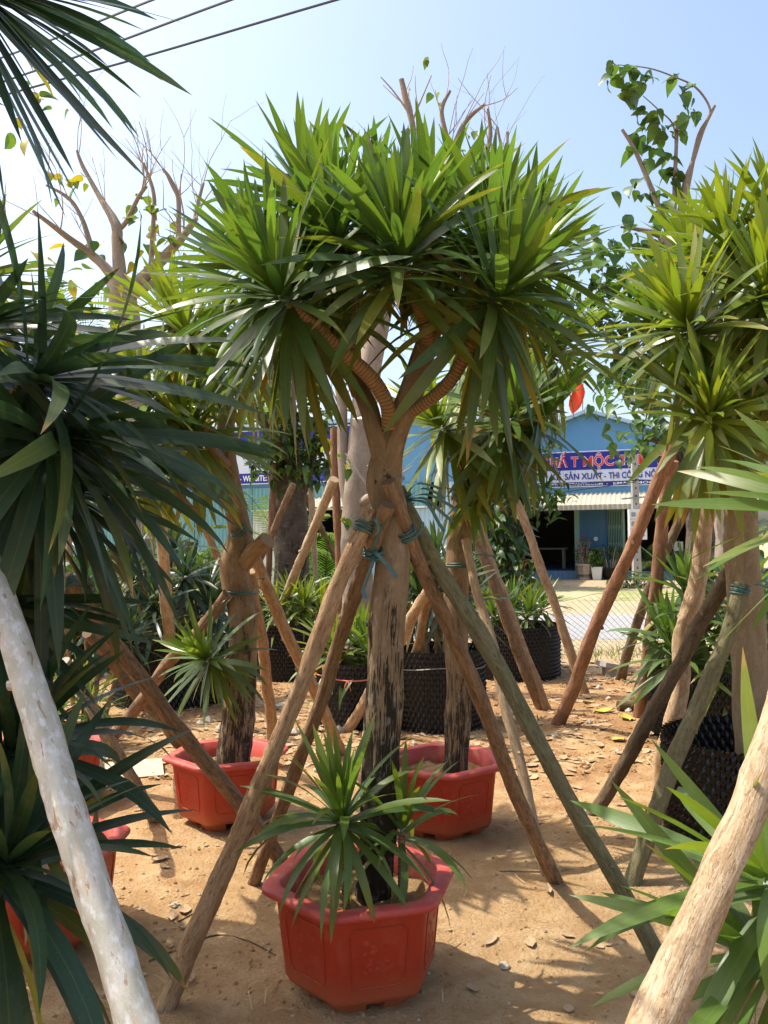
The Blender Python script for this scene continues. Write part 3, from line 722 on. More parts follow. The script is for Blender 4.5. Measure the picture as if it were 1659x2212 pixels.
def rosette(c, axis, n, L, rng, pal='main', droop=1.0, spread=(6, 138), stem=0.16, yel=0.35, hang=0.7, power=1.0, lift=0.3, zup=1.0, asp=1.0):
    axis = Vector(axis).normalized(); c = Vector(c) + axis * stem * .55
    e1 = axis.orthogonal().normalized(); e2 = axis.cross(e1); out = []
    for i in range(n):
        t = (i + 0.5) / n
        az = i * 2.39996 + rng.uniform(-.25, .25)
        th = RAD(spread[0] + (spread[1] - spread[0]) * t ** power + rng.uniform(-9, 9))
        rad = e1 * math.cos(az) + e2 * math.sin(az)
        d = axis * math.cos(th) + rad * math.sin(th)
        d = (d + Vector((0, 0, lift * (1 - t) ** 1.5 - hang * t ** 2.5))).normalized()
        if d.z > 0 and zup < 1: d.z *= zup; d.normalize()
        up = axis * 0.75 + Vector((0, 0, 0.55)) - rad * 0.15
        hz = math.sqrt(d.x ** 2 + d.y ** 2)
        bend = droop * (0.05 + (0.15 + 0.75 * t) * hz * rng.uniform(.5, 1.3))
        if d.z < -0.5: bend *= 0.5
        k = min(range(len(BENDS)), key=lambda q: abs(BENDS[q] - bend)) * 3 + rng.randrange(3)
        Li = L * (0.62 + 0.38 * min(1, 2.4 * t)) * rng.uniform(.84, 1.1)
        p = c - axis * stem * t + rad * 0.012
        m = basis(d, up, Li, rng.uniform(-.35, .35)) @ Matrix.Diagonal((1, asp, 1)); m = m.to_4x4(); m.translation = p
        out.append((m, k, leafcol(t, rng, pal, yel)))
    return out

def finish_leaves(root, items, lib=VARS, mat=None, limit=300, name='leaf', stuff='foliage', chunk=None):
    "items: (matrix, variant, colour, parent part). Largest-looking ones become parts, the rest one stuff mesh"
    def key(it):
        p = it[0].translation; return (p - EYE).length / max(it[0].col[0].xyz.length, .01)
    items = sorted(items, key=key)
    for m, k, col, par in items[:limit]:
        o = bpy.data.objects.new(name, lib[k][1]); COL.objects.link(o)
        o.parent = par; q = m.copy(); q.translation = m.translation - WORLD[par.name]; o.matrix_local = q
        o.color = (*col, 1)
    rest = items[limit:]
    if rest:
        mb = MB()
        for m, k, col, par in rest:
            raw = lib[k][0]; b = len(mb.v)
            for v, uv in zip(raw.v, raw.uv): mb.vert(m @ Vector(v), (0, 0, 0), col, uv)
            for f in raw.f: mb.face([q + b for q in f])
        o = mb.build(stuff, mat or (M_LEAF if lib is VARS else M_HEART), root, smooth=True); o['kind'] = 'stuff'
    return len(items)

def dracaena(name, label, base, trunk, radii, branches, mat, group=None, seed=1, limit=300, cat='tree', amp=0.16, trunk_extra=None, keep=None):
    "branches: dict(path, r, ros=dict(...)) ; each branch is a part that carries its leaves"
    rng = random.Random(seed); root = thing(name, base, label, cat, group); items = []
    if trunk:
        mb = MB(); tube(mb, trunk, radii, 18, 8, amp, 5.0, seed=seed * 1.7)
        if trunk_extra: trunk_extra(mb)
        mb.build('trunk', mat, root, smooth=True)
    for b in branches:
        mb = MB(); path = b['path']; ring = b.get('ring', True)
        tube(mb, path, b.get('r', (0.022, 0.016)), 10, 8, 0.08, 14, seed=seed)
        o = mb.build('branch', M_RING if ring else mat, root, smooth=True)
        for rs in ([b['ros']] if isinstance(b['ros'], dict) else b['ros']):
            kw = dict(rs); c = kw.pop('c', path[-1]); ax = kw.pop('axis'); n = kw.pop('n', 70); L = kw.pop('L', 0.46)
            for m, k, col in rosette(c, ax, n, L, rng, **kw): items.append((m, k, col, o))
    if keep: items = [it for it in items if keep(it[0], rng)]
    finish_leaves(root, items, limit=limit)
    return root

# ------------------------------------------------------------------ red hexagonal pots
def hexring(R, z, phi, fillet=0.11, n=5):
    "hexagon with rounded corners"
    out = []
    for k in range(6):
        a = phi + k * math.pi / 3; c = Vector((math.cos(a), math.sin(a))) * R
        p = Vector((math.cos(a - math.pi / 3), math.sin(a - math.pi / 3))) * R; q = Vector((math.cos(a + math.pi / 3), math.sin(a + math.pi / 3))) * R
        s = c + (p - c) * fillet; e = c + (q - c) * fillet
        for j in range(n):
            t = j / (n - 1); out.append(((1 - t) ** 2 * s + 2 * t * (1 - t) * c + t * t * e))
    return [(v.x, v.y, z) for v in out]
def loft(mb, rings, close_bottom=True):
    ids = [[mb.vert(p) for p in r] for r in rings]; n = len(ids[0])
    for a, b in zip(ids, ids[1:]):
        for k in range(n): mb.face((a[k], a[(k + 1) % n], b[(k + 1) % n], b[k]))
    if close_bottom: mb.face(ids[0][::-1])
    return ids
POT_PARTS = {}
def make_pot_meshes():
    def shift(mb): return mb
    mb = MB(); loft(mb, [hexring(.235, .036, 0), hexring(.254, .040, 0), hexring(.266, .06, 0), hexring(.296, .325, 0)]); POT_PARTS['body'] = (mb.mesh('pot_body', M_RED, (0, 0, 0), True), 0)
    rim = [hexring(.2965, .318, 0), hexring(.340, .331, 0, .13), hexring(.347, .339, 0, .13), hexring(.347, .349, 0, .13), hexring(.340, .356, 0, .13), hexring(.294, .357, 0, .13), hexring(.282, .352, 0, .13), hexring(.274, .24, 0, .13)]
    mb = MB(); loft(mb, rim, False); POT_PARTS['rim'] = (mb.mesh('pot_rim', M_RIM, (0, 0, 0), True), 0)
    # corner foot: a bent slab that follows the hexagon's corner
    mb = MB()
    def foot_pts(R, z):
        c = Vector((R, 0)); p = Vector((math.cos(math.pi / 3), math.sin(math.pi / 3))) * R; q = Vector((p.x, -p.y))
        return [(*(c + (q - c) * f).to_3d().xy, z) for f in (.36, .12)] + [(*(c + (p - c) * f).to_3d().xy, z) for f in (.12, .36)]
    o0, o1 = foot_pts(.195, -0.01), foot_pts(.240, .042); i0, i1 = foot_pts(.15, -0.01), foot_pts(.18, .042)
    ids = [[mb.vert(p) for p in r] for r in (o0, o1, i0, i1)]
    for k in range(3):
        mb.face((ids[0][k], ids[0][k + 1], ids[1][k + 1], ids[1][k])); mb.face((ids[2][k + 1], ids[2][k], ids[3][k], ids[3][k + 1])); mb.face((ids[0][k + 1], ids[0][k], ids[2][k], ids[2][k + 1]))
    mb.face((ids[0][0], ids[1][0], ids[3][0], ids[2][0])); mb.face((ids[0][3], ids[2][3], ids[3][3], ids[1][3]))
    POT_PARTS['foot'] = (mb.mesh('pot_foot', M_RED, (0, 0, 0), False), 0)
    # raised panel outline and flower relief on a face (face centre towards +X after a 30 degree turn)
    def ap(z): return (.266 + (.296 - .266) * (z - .06) / .265) * math.cos(math.pi / 6)
    mb = MB()
    fr_ = [(-.085, .115), (-.068, .098), (.068, .098), (.085, .115), (.095, .27), (.075, .288), (-.075, .288), (-.095, .27), (-.085, .115)]
    for (y0, z0), (y1, z1) in zip(fr_, fr_[1:]):
        a = Vector((ap(z0) + .001, y0, z0)); b = Vector((ap(z1) + .001, y1, z1)); tube(mb, [a, b], .0022, 5, 1)
    POT_PARTS['panel'] = (mb.mesh('pot_panel_frame', M_RED, (0, 0, 0), True), 1)
    mb = MB(); rg = random.Random(4)
    for i in range(16):
        y, z = rg.uniform(-.05, .05), rg.uniform(.14, .25); r = rg.uniform(.008, .016)
        c = Vector((ap(z) + .0005, y, z)); tip = mb.vert(c + Vector((.004, 0, 0)))
        ring = [mb.vert(c + Vector((-.001, r * math.cos(k * 1.047) * rg.uniform(.6, 1.2), r * math.sin(k * 1.047) * rg.uniform(.6, 1.2)))) for k in range(6)]
        for k in range(6): mb.face((tip, ring[k], ring[(k + 1) % 6]))
    POT_PARTS['relief'] = (mb.mesh('pot_flower_relief', M_RED, (0, 0, 0), True), 1)
    mb = MB(); prev = None; rg = random.Random(9)
    N = 15
    for j in range(N + 1):
        rr = .272 * j / N; ring = []
        for k, (x, y, z) in enumerate(hexring(max(rr, .001), 0, 0, .25)):
            h = .285 + .03 * noise.noise(Vector((x * 9, y * 9, 3))) + .014 * noise.noise(Vector((x * 28, y * 28, 1))) - .012 * (j / N)
            ring.append(mb.vert((x, y, h)))
        if prev:
            n = len(ring)
            for k in range(n): mb.face((prev[k], prev[(k + 1) % n], ring[(k + 1) % n], ring[k]))
        prev = ring
    POT_PARTS['soil'] = (mb.mesh('pot_soil', M_SOIL, (0, 0, 0), True), 0)
make_pot_meshes()
def red_pot(x, y, phi, label, tilt=(0, 0)):
    root = thing('flower_pot', (x, y, 0), label, 'flower pot', 'red hexagonal plastic pots')
    root.rotation_euler = (RAD(tilt[0]), RAD(tilt[1]), RAD(phi))
    def part(nm, key, rz):
        o = bpy.data.objects.new(nm, POT_PARTS[key][0]); COL.objects.link(o); o.parent = root; o.rotation_euler = (0, 0, rz); return o
    body = part('body', 'body', 0); part('rim', 'rim', 0); part('soil', 'soil', 0)
    for k in range(6):
        part('foot', 'foot', k * math.pi / 3)
        for key in ('panel', 'relief'):
            o = bpy.data.objects.new('panel_frame' if key == 'panel' else 'flower_relief', POT_PARTS[key][0]); COL.objects.link(o); o.parent = body
            o.rotation_euler = (0, 0, math.pi / 6 + k * math.pi / 3)
    return root
red_pot(-.095, 2.86, 15, 'red hexagonal pot under the tall dark-barked dracaena with green pups')
red_pot(.285, 4.33, 35, 'red hexagonal pot holding the pale straight trunk, sand piled inside')
red_pot(-.865, 4.52, 17, 'red hexagonal pot around a crooked dark trunk with a black mossy foot')
red_pot(-1.95, 4.85, 5, 'red hexagonal pot behind the weathered prop and the white lichen-barked prop')
red_pot(-1.33, 3.2, 28, 'red hexagonal pot hidden by dark drooping leaves at the lichen pole')
red_pot(-2.05, 4.02, 40, 'red hexagonal pot mostly covered by the dark leafy dracaena')

# ------------------------------------------------------------------ black dimpled pots
def air_pot(x, y, R, h, label, res=4, pitch=0.046, taper=0.97, seed=0):
    root = thing('tree_pot', (x, y, 0), label, 'plant pot', 'black dimpled nursery pots')
    mb = MB(); nc = int(2 * math.pi * R / pitch); nr = int(h / (pitch * .86)); NU = nc * res; NV = nr * res
    rows = []
    for j in range(NV + 1):
        v = j / NV; z = v * h - .01; row = []
        for i in range(NU):
            a = 2 * math.pi * i / NU
            uu = i / res * 2 * math.pi; vv = j / res * math.pi
            b = math.cos(uu / 1.0 + (math.pi if (j // res) % 2 else 0)) * 1.0
            b = max(0.0, math.cos(uu) * math.cos(vv)) ** .8 - .55 * max(0.0, -math.cos(uu) * math.cos(vv))
            r = R * (taper + (1 - taper) * v) * (1 + .02 * noise.noise(Vector((math.cos(a) * 1.5 + seed, math.sin(a) * 1.5, z * 2)))) + b * pitch * .6
            row.append(mb.vert((x + r * math.cos(a), y + r * math.sin(a), z)))
        rows.append(row)
    for a, b in zip(rows, rows[1:]):
        for i in range(NU): mb.face((a[i], a[(i + 1) % NU], b[(i + 1) % NU], b[i]))
    mb.build('wall', M_AIR, root, smooth=True)
    mb = MB(); c = mb.vert((x, y, h - .17)); n = 28
    ring = [mb.vert((x + R * .965 * math.cos(k * 6.2832 / n), y + R * .965 * math.sin(k * 6.2832 / n), h - .2 + .02 * noise.noise(Vector((k, seed, 0))))) for k in range(n)]
    for k in range(n): mb.face((c, ring[k], ring[(k + 1) % n]))
    mb.build('soil', M_SOIL, root)
    if seed != 4: return root
    mb = MB(); pts = [Vector((x + (R + .018) * math.cos(k * .2618), y + (R + .018) * math.sin(k * .2618), h * .78 + .012 * math.sin(k * .9 + seed))) for k in range(25)]
    tube(mb, pts, .004, 5, 2, caps=False); mb.build('binding_wire', M_WIRE, root)
    return root
air_pot(1.80, 4.08, .42, .53, 'black dimpled pot round the thick smooth trunk beside the mossy pole', 4)
air_pot(2.52, 6.25, .52, .54, 'large black dimpled pot with a spiky green plant near the wire fence', 4, seed=2)
air_pot(-.20, 6.85, .36, .52, 'black dimpled pot with bright upright leaves and a pink twine band', 4, seed=3)
air_pot(.42, 6.75, .37, .62, 'taller black dimpled pot with drooping dusty leaves behind the pale trunk', 4, seed=4)
air_pot(-2.02, 7.85, .52, .60, 'wide black dimpled pot under drooping dark strap leaves', 4, seed=5)
air_pot(-1.03, 9.15, .40, .60, 'black dimpled pot beside the leaning pale pole', 4, seed=6)
air_pot(1.42, 9.05, .46, .56, 'black dimpled pot with short dark spiky leaves by the fence', 4, seed=7)
mb = MB(); pts = [Vector((-.20 + .382 * math.cos(k * .2618), 6.85 + .382 * math.sin(k * .2618), .40 + .01 * math.sin(k))) for k in range(25)]
tube(mb, pts, .006, 5, 2, caps=False)
a = pts[17]
for dx in (-.03, .025): tube(mb, [a, a + Vector((dx * .6, -.02, -.03)), a + Vector((dx, -.02, -.075))], [.006, .005, .004], 5, 2)
tag(mb.build('twine_band', M_PINKTW), 'pink twine knotted around a black dimpled pot', 'twine')

# ------------------------------------------------------------------ dracaena trees
def path(*pts): return [P(*q) if len(q) == 3 else Vector(q[:3]) for q in pts]
t0 = Vector((P(808, 1890, 2.87).x, 2.87, .27))
def knots(mb):
    pass
TR = [t0, P(824, 1650, 2.87), P(832, 1400, 2.88), P(848, 1220, 2.89), P(842, 1110, 2.89), P(830, 1030, 2.90), P(850, 950, 2.90), P(888, 850, 2.90), P(922, 745, 2.92), P(940, 670, 2.94), P(930, 590, 2.98)]
TRR = [.068, .063, .064, .060, .058, .060, .046, .045, .041, .034, .026]
R_ = lambda axis, **k: dict(axis=axis, **k)
MAIN = [
    dict(path=path((838, 1020, 2.89), (812, 940, 2.89), (795, 880, 2.92), (765, 820, 2.98), (690, 720, 3.03), (600, 600, 3.05)), r=[.044, .036, .034, .031, .027, .02], ring=False, ros=R_((-.55, -.05, .75), n=92)),
    dict(path=path((838, 925, 2.86), (835, 870, 2.82), (800, 815, 2.78), (745, 765, 2.72), (680, 705, 2.66), (620, 655, 2.60)), r=[.024, .026, .026, .025, .022, .018], ros=R_((-.42, -.58, .50), n=107, L=.47, spread=(6, 150), hang=.75)),
    dict(path=path((890, 890, 2.87), (930, 862, 2.82), (975, 820, 2.76), (1010, 760, 2.70), (1045, 700, 2.65), (1066, 655, 2.60)), r=[.022, .023, .023, .022, .02, .017], ros=R_((.46, -.55, .50), n=105, L=.47, spread=(6, 150), hang=.8)),
    dict(path=path((925, 740, 2.90), (915, 690, 2.82), (890, 630, 2.72), (862, 575, 2.62)), r=[.026, .024, .02, .017], ros=R_((-.02, -.5, .72), n=92, L=.44, spread=(5, 112), hang=.3)),
    dict(path=path((775, 850, 2.98), (735, 740, 3.05), (700, 600, 3.12), (668, 455, 3.15)), r=[.03, .026, .022, .016], ros=R_((-.12, .05, 1), n=90)),
    dict(path=path((755, 800, 2.95), (760, 700, 2.92), (745, 610, 2.88), (728, 530, 2.84)), r=[.024, .022, .02, .016], ros=R_((-.15, -.28, .95), n=92)),
    dict(path=path((935, 660, 2.94), (940, 620, 3.02), (935, 560, 3.08), (925, 505, 3.12)), r=[.026, .022, .02, .016], ros=R_((.08, .05, 1), n=92)),
    dict(path=path((930, 700, 2.94), (985, 650, 2.94), (1030, 590, 2.94), (1050, 545, 2.92)), r=[.026, .022, .02, .016], ros=R_((.30, -.2, .95), n=92)),
    dict(path=path((940, 700, 2.96), (1010, 690, 3.04), (1075, 640, 3.10), (1112, 590, 3.14)), r=[.024, .022, .02, .016], ros=R_((.55, .05, .85), n=92)),
    dict(path=path((930, 640, 2.96), (880, 590, 3.1), (830, 530, 3.25), (800, 490, 3.32)), r=[.024, .022, .02, .016], ros=R_((-.02, .2, 1), n=87)),
    dict(path=path((935, 640, 2.98), (970, 600, 3.15), (1010, 560, 3.3), (1025, 530, 3.38)), r=[.024, .022, .02, .016], ros=R_((.25, .45, .9), n=82)),
    dict(path=path((700, 740, 3.02), (640, 680, 3.15), (590, 640, 3.25)), r=[.024, .02, .016], ros=R_((-.4, .5, .6), n=75)),
]
def fork_clear(m, rng):
    "few old leaves hang in the fork between the limbs of this tree"
    base = m.translation; tip = m @ Vector((1, 0, 0))
    for f in (.6, .8, 1.0):
        x, y = seen(base.lerp(tip, f))
        if 775 < x < 985 and y > 735 and tip.z < base.z: return rng.random() < .08
    return True
def gap(x0, x1, y0, y1):
    "crown with a gap: few leaves reach into the opening through which the shop shows"
    def keep(m, rng):
        base = m.translation; tip = m @ Vector((1, 0, 0))
        for f in (.5, .75, 1.0):
            x, y = seen(base.lerp(tip, f) - Vector((0, 0, .05 * f)))
            if x0 < x < x1 and y0 < y < y1: return rng.random() < .12
        return True
    return keep
dracaena('dracaena_tree', 'tall forked dracaena with broad green crown and black flaking lower bark', (t0.x, t0.y, .27), TR, TRR, MAIN, M_BARK, seed=3, keep=fork_clear)

def shoot(name, label, c, axis, stembase, n, L, seed, group=None, **kw):
    c = Vector(c); stembase = Vector(stembase); pal = kw.pop('pal', 'fresh')
    return dracaena(name, label, stembase, None, None, [dict(path=[stembase, stembase.lerp(c, .5), c], r=(.014, .012), ros=dict(axis=axis, n=n, L=L, pal=pal, **kw))], M_BARK, group, seed, 300, 'plant')
shoot('dracaena_shoot', 'bright green leafy pup left of the dark trunk in red pot', P(738, 1775, 2.70), (-.12, -.25, 1), (P(748, 1850, 2.76).x, 2.76, .27), 58, .36, 11, stem=.07, spread=(4, 108), yel=.1, droop=1.4, hang=.5)
shoot('dracaena_shoot', 'slender green pup right of the dark trunk in red pot', P(868, 1800, 2.82), (.12, -.1, 1), (P(866, 1860, 2.84).x, 2.84, .27), 24, .33, 12, stem=.10, spread=(3, 105), yel=.2, droop=1.9, hang=.35)

# second row, crooked tree on the left
b = Vector((P(500, 1640, 4.5).x, 4.5, .27)); d = 4.5
def stub(mb): tube(mb, path((518, 1225, d), (545, 1195, 4.42), (578, 1166, 4.35)), [.05, .046, .044], 12, 5, .2, 9)
LEFT = [
    dict(path=path((488, 900, d), (460, 830, 4.4), (425, 770, 4.3), (405, 735, 4.25)), r=(.032, .018), ros=R_((-.15, -.25, 1), n=80, pal='bright')),
    dict(path=path((490, 960, d), (440, 920, 4.35), (380, 890, 4.2), (335, 865, 4.1)), r=(.03, .018), ros=R_((-.5, -.4, .6), n=80, pal='bright')),
    dict(path=path((490, 870, d), (500, 820, 4.55), (520, 790, 4.6), (535, 770, 4.65)), r=(.03, .018), ros=R_((.3, .1, .9), n=72, pal='bright')),
    dict(path=path((495, 1010, d), (470, 985, 4.35), (440, 960, 4.2), (415, 945, 4.1)), r=(.03, .018), ros=R_((-.2, -.6, .5), n=80, pal='bright', hang=.9, yel=.5)),
    dict(path=path((440, 920, 4.35), (370, 960, 4.3), (320, 985, 4.25), (290, 1000, 4.2)), r=(.028, .018), ros=R_((-.5, -.35, .25), n=75, pal='bright', hang=1.3, yel=.9)),
    dict(path=path((450, 810, 4.4), (400, 740, 4.6), (370, 700, 4.7)), r=(.028, .018), ros=R_((-.2, .2, 1), n=70, pal='bright')),
    dict(path=path((480, 860, d), (470, 790, 4.7), (462, 740, 4.8)), r=(.028, .018), ros=R_((.1, .2, 1), n=70, pal='bright')),
    dict(path=path((512, 1400, 4.47), (480, 1430, 4.40), (452, 1425, 4.33)), r=(.016, .012), ros=R_((-.45, -.55, .28), n=70, L=.34, pal='fresh', spread=(5, 130), hang=.5, stem=.08, yel=.2)),
]
dracaena('dracaena_tree', 'yellow-green dracaena with a crooked mossy trunk and a sawn side stub', b, [b, P(518, 1480, d), P(526, 1340, d), P(505, 1225, d), P(518, 1150, d), P(500, 1060, d), P(488, 960, d), P(490, 870, d), P(480, 810, d)],
         [.095, .085, .075, .078, .066, .056, .050, .046, .034], LEFT, M_BARK_ROW, seed=21, trunk_extra=stub)

# second row, straight tree on the right
b = Vector((P(982, 1660, 4.32).x, 4.32, .27)); d = 4.32
RIGHT2 = [
    dict(path=path((1050, 900, d), (1090, 850, 4.3), (1130, 800, 4.3), (1165, 755, 4.3)), r=(.032, .018), ros=R_((.45, -.1, .8), n=82)),
    dict(path=path((1060, 880, d), (1090, 800, 4.5), (1110, 720, 4.6)), r=(.03, .018), ros=R_((.2, .1, 1), n=75, pal='bright')),
    dict(path=path((1035, 960, d), (1060, 940, 4.2), (1080, 925, 4.1), (1095, 915, 4.0)), r=(.03, .018), ros=R_((.2, -.6, .45), n=82, hang=1.0)),
    dict(path=path((1015, 1020, d), (990, 975, 4.2), (972, 945, 4.12), (960, 930, 4.08)), r=(.03, .018), ros=R_((-.45, -.45, .45), n=75, pal='bright', hang=.9)),
    dict(path=path((1040, 960, d), (1090, 950, 4.25), (1140, 925, 4.2), (1165, 910, 4.15)), r=(.03, .018), ros=R_((.5, -.4, .35), n=80, hang=1.1, yel=.5)),
    dict(path=path((1005, 1110, 4.27), (1015, 1095, 4.22), (1022, 1075, 4.17)), r=(.018, .012), ros=R_((0, -.5, .85), n=50, L=.26, pal='fresh', stem=.06)),
    dict(path=path((1060, 890, d), (1140, 820, 4.5), (1195, 770, 4.6)), r=(.028, .018), ros=R_((.5, .1, .75), n=72, pal='bright')),
    dict(path=path((1050, 900, d), (1030, 840, 4.5), (1010, 800, 4.6)), r=(.028, .018), ros=R_((-.1, .2, 1), n=67)),
]
dracaena('dracaena_tree', 'dracaena with a pale straight trunk streaked black, standing behind the forked tree', b, [b, P(990, 1500, d), P(984, 1350, d), P(990, 1200, d), P(1002, 1080, d), P(1032, 975, d), P(1062, 880, d)],
         [.062, .064, .062, .062, .066, .06, .044], RIGHT2, M_BARK_ROW, seed=31, keep=gap(1240, 1420, 840, 1200))

# right hand tree in the black pot
b = Vector((P(1628, 1640, 4.05).x, 4.05, .34)); d = 4.05
RIGHT1 = [
    dict(path=path((1625, 850, d), (1640, 780, 3.9), (1650, 700, 3.7), (1650, 650, 3.6)), r=(.04, .02), ros=R_((-.2, -.6, .55), n=95, L=.5, pal='bright')),
    dict(path=path((1615, 900, d), (1570, 840, 3.9), (1530, 770, 3.75), (1492, 720, 3.65)), r=(.04, .02), ros=R_((-.55, -.45, .55), n=95, L=.5, pal='bright')),
    dict(path=path((1630, 830, d), (1610, 720, 4.0), (1585, 610, 3.95), (1578, 545, 3.9)), r=(.036, .02), ros=R_((-.25, -.1, 1), n=87, L=.5, pal='bright')),
    dict(path=path((1640, 800, d), (1665, 650, 4.0), (1672, 500, 3.9)), r=(.036, .02), ros=R_((.05, -.1, 1), n=87, L=.5, pal='bright')),
    dict(path=path((1600, 980, d), (1540, 960, 3.9), (1550, 920, 3.85), (1528, 880, 3.75)), r=(.036, .02), ros=R_((-.4, -.5, .2), n=87, L=.48, pal='bright', hang=1.1, yel=.6)),
    dict(path=path((1602, 1000, d), (1580, 960, 3.8), (1550, 930, 3.6), (1530, 915, 3.5)), r=(.036, .02), ros=R_((-.2, -.65, .3), n=82, L=.46, hang=1.0, pal='bright')),
    dict(path=path((1620, 860, d), (1570, 740, 4.2), (1525, 640, 4.3), (1508, 580, 4.35)), r=(.032, .02), ros=R_((-.4, .1, .9), n=80, L=.48, pal='bright')),
    dict(path=path((1625, 880, d), (1680, 820, 3.8), (1720, 790, 3.65)), r=(.034, .02), ros=R_((.3, -.6, .4), n=75, L=.48, pal='bright')),
    dict(path=path((1620, 900, d), (1480, 780, 4.3), (1440, 715, 4.4)), r=(.03, .02), ros=R_((-.5, .1, .6), n=70, L=.46)),
]
dracaena('dracaena_tree', 'sunlit yellow-green dracaena on a thick smooth trunk in a black dimpled pot', b, [b, P(1618, 1420, d), P(1606, 1220, d), P(1600, 1060, d), P(1614, 930, d), P(1635, 820, d)],
         [.088, .084, .082, .082, .076, .056], RIGHT1, M_BARK_PALE, seed=41, keep=gap(1230, 1422, 900, 1150))

# big dark tree at the left edge, close by; most of its crown is out of the picture
b = Vector((-1.72, 2.62, 0)); V3 = lambda *q: Vector(q)
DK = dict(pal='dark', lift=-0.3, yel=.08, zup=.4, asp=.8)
LF = [
    dict(path=[V3(-1.68, 2.55, 2.1), V3(-1.5, 2.4, 2.7), P(-70, -20, 2.2)], r=(.04, .02), ros=R_((.62, -.2, -.05), n=80, L=.60, hang=.55, spread=(4, 105), droop=.7, **DK)),
    dict(path=[V3(-1.66, 2.55, 1.8), V3(-1.5, 2.45, 2.1), P(-80, 740, 2.3)], r=(.04, .02), ros=R_((.55, -.25, .25), n=54, L=.58, hang=.6, droop=1.4, **DK)),
    dict(path=[V3(-1.66, 2.5, 1.6), V3(-1.45, 2.4, 1.8), P(50, 840, 2.2)], r=(.04, .02), ros=R_((.6, -.3, .22), n=60, L=.72, hang=.7, droop=1.8, **DK)),
    dict(path=[V3(-1.66, 2.5, 1.45), V3(-1.4, 2.35, 1.6), P(90, 960, 2.2)], r=(.04, .02), ros=R_((.55, -.3, .02), n=60, L=.72, hang=.9, droop=1.8, **DK)),
    dict(path=[V3(-1.68, 2.6, 1.4), V3(-1.5, 2.5, 1.5), P(50, 1060, 2.45)], r=(.036, .02), ros=R_((.45, .0, .1), n=52, L=.6, hang=.9, droop=1.4, **DK)),
    dict(path=[V3(-1.68, 2.6, 1.6), V3(-1.5, 2.6, 1.8), P(30, 790, 2.6)], r=(.036, .02), ros=R_((.5, .1, .3), n=48, L=.6, hang=.6, droop=1.3, **DK)),
    dict(path=[V3(-1.68, 2.62, 2.0), V3(-1.75, 2.65, 2.6), V3(-1.85, 2.65, 3.1)], r=(.036, .02), ros=R_((-.1, .1, 1), n=84, L=.6, pal='dark')),
    dict(path=[V3(-1.68, 2.55, 2.0), V3(-1.75, 2.35, 2.5), V3(-1.85, 2.2, 2.95)], r=(.036, .02), ros=R_((-.2, -.3, 1), n=84, L=.6, pal='dark')),
    dict(path=[V3(-1.68, 2.6, 1.8), V3(-1.9, 2.55, 2.2), V3(-2.15, 2.5, 2.5)], r=(.036, .02), ros=R_((-.4, -.1, .9), n=80, L=.6, pal='dark')),
    dict(path=[V3(-1.68, 2.6, 1.5), V3(-1.9, 2.4, 1.8), V3(-2.05, 2.2, 2.05)], r=(.036, .02), ros=R_((-.5, -.3, .7), n=76, L=.6, pal='dark')),
    dict(path=[V3(-1.70, 2.6, 1.0), V3(-1.5, 2.45, 1.15), P(-60, 1330, 2.35)], r=(.022, .016), ros=R_((.6, -.25, .15), n=56, L=.54, hang=.9, droop=1.8, **DK)),
]
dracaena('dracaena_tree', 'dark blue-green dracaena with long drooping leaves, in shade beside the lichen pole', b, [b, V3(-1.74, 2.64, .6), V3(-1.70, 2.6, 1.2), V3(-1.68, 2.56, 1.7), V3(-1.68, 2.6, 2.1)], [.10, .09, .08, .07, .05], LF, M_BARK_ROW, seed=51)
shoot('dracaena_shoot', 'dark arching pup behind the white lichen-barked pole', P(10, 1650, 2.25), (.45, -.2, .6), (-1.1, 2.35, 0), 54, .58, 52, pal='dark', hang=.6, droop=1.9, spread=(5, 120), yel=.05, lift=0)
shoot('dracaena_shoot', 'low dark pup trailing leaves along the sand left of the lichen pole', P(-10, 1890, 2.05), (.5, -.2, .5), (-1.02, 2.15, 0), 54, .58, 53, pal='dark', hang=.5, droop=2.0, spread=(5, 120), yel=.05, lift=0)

b = Vector((-1.36, 3.22, .27))
LP = [
    dict(path=[V3(-1.58, 3.26, 1.7), V3(-1.68, 3.2, 2.1), V3(-1.74, 3.15, 2.42)], r=(.034, .02), ros=R_((-.1, -.2, 1), n=84, L=.5)),
    dict(path=[V3(-1.58, 3.26, 1.7), V3(-1.8, 3.3, 2.0), V3(-2.0, 3.35, 2.3)], r=(.034, .02), ros=R_((-.4, .1, .9), n=84, L=.5)),
    dict(path=[V3(-1.58, 3.26, 1.75), V3(-1.68, 3.4, 2.2), V3(-1.78, 3.55, 2.62)], r=(.034, .02), ros=R_((-.1, .2, 1), n=80, L=.5)),
    dict(path=[V3(-1.55, 3.26, 1.6), V3(-1.62, 3.05, 1.9), V3(-1.72, 2.95, 2.15)], r=(.034, .02), ros=R_((0, -.5, .8), n=80, L=.5, hang=.9)),
    dict(path=[V3(-1.58, 3.26, 1.6), V3(-1.85, 3.05, 1.9), V3(-2.1, 3.0, 2.1)], r=(.034, .02), ros=R_((-.5, -.3, .7), n=76, L=.5)),
]
dracaena('dracaena_tree', 'leaning dracaena rooted in the red pot behind the lichen pole, crown in shade', b, [b, V3(-1.38, 3.22, .8), V3(-1.46, 3.24, 1.3), V3(-1.58, 3.26, 1.75)], [.07, .065, .058, .045], LP, M_BARK_ROW, seed=55)

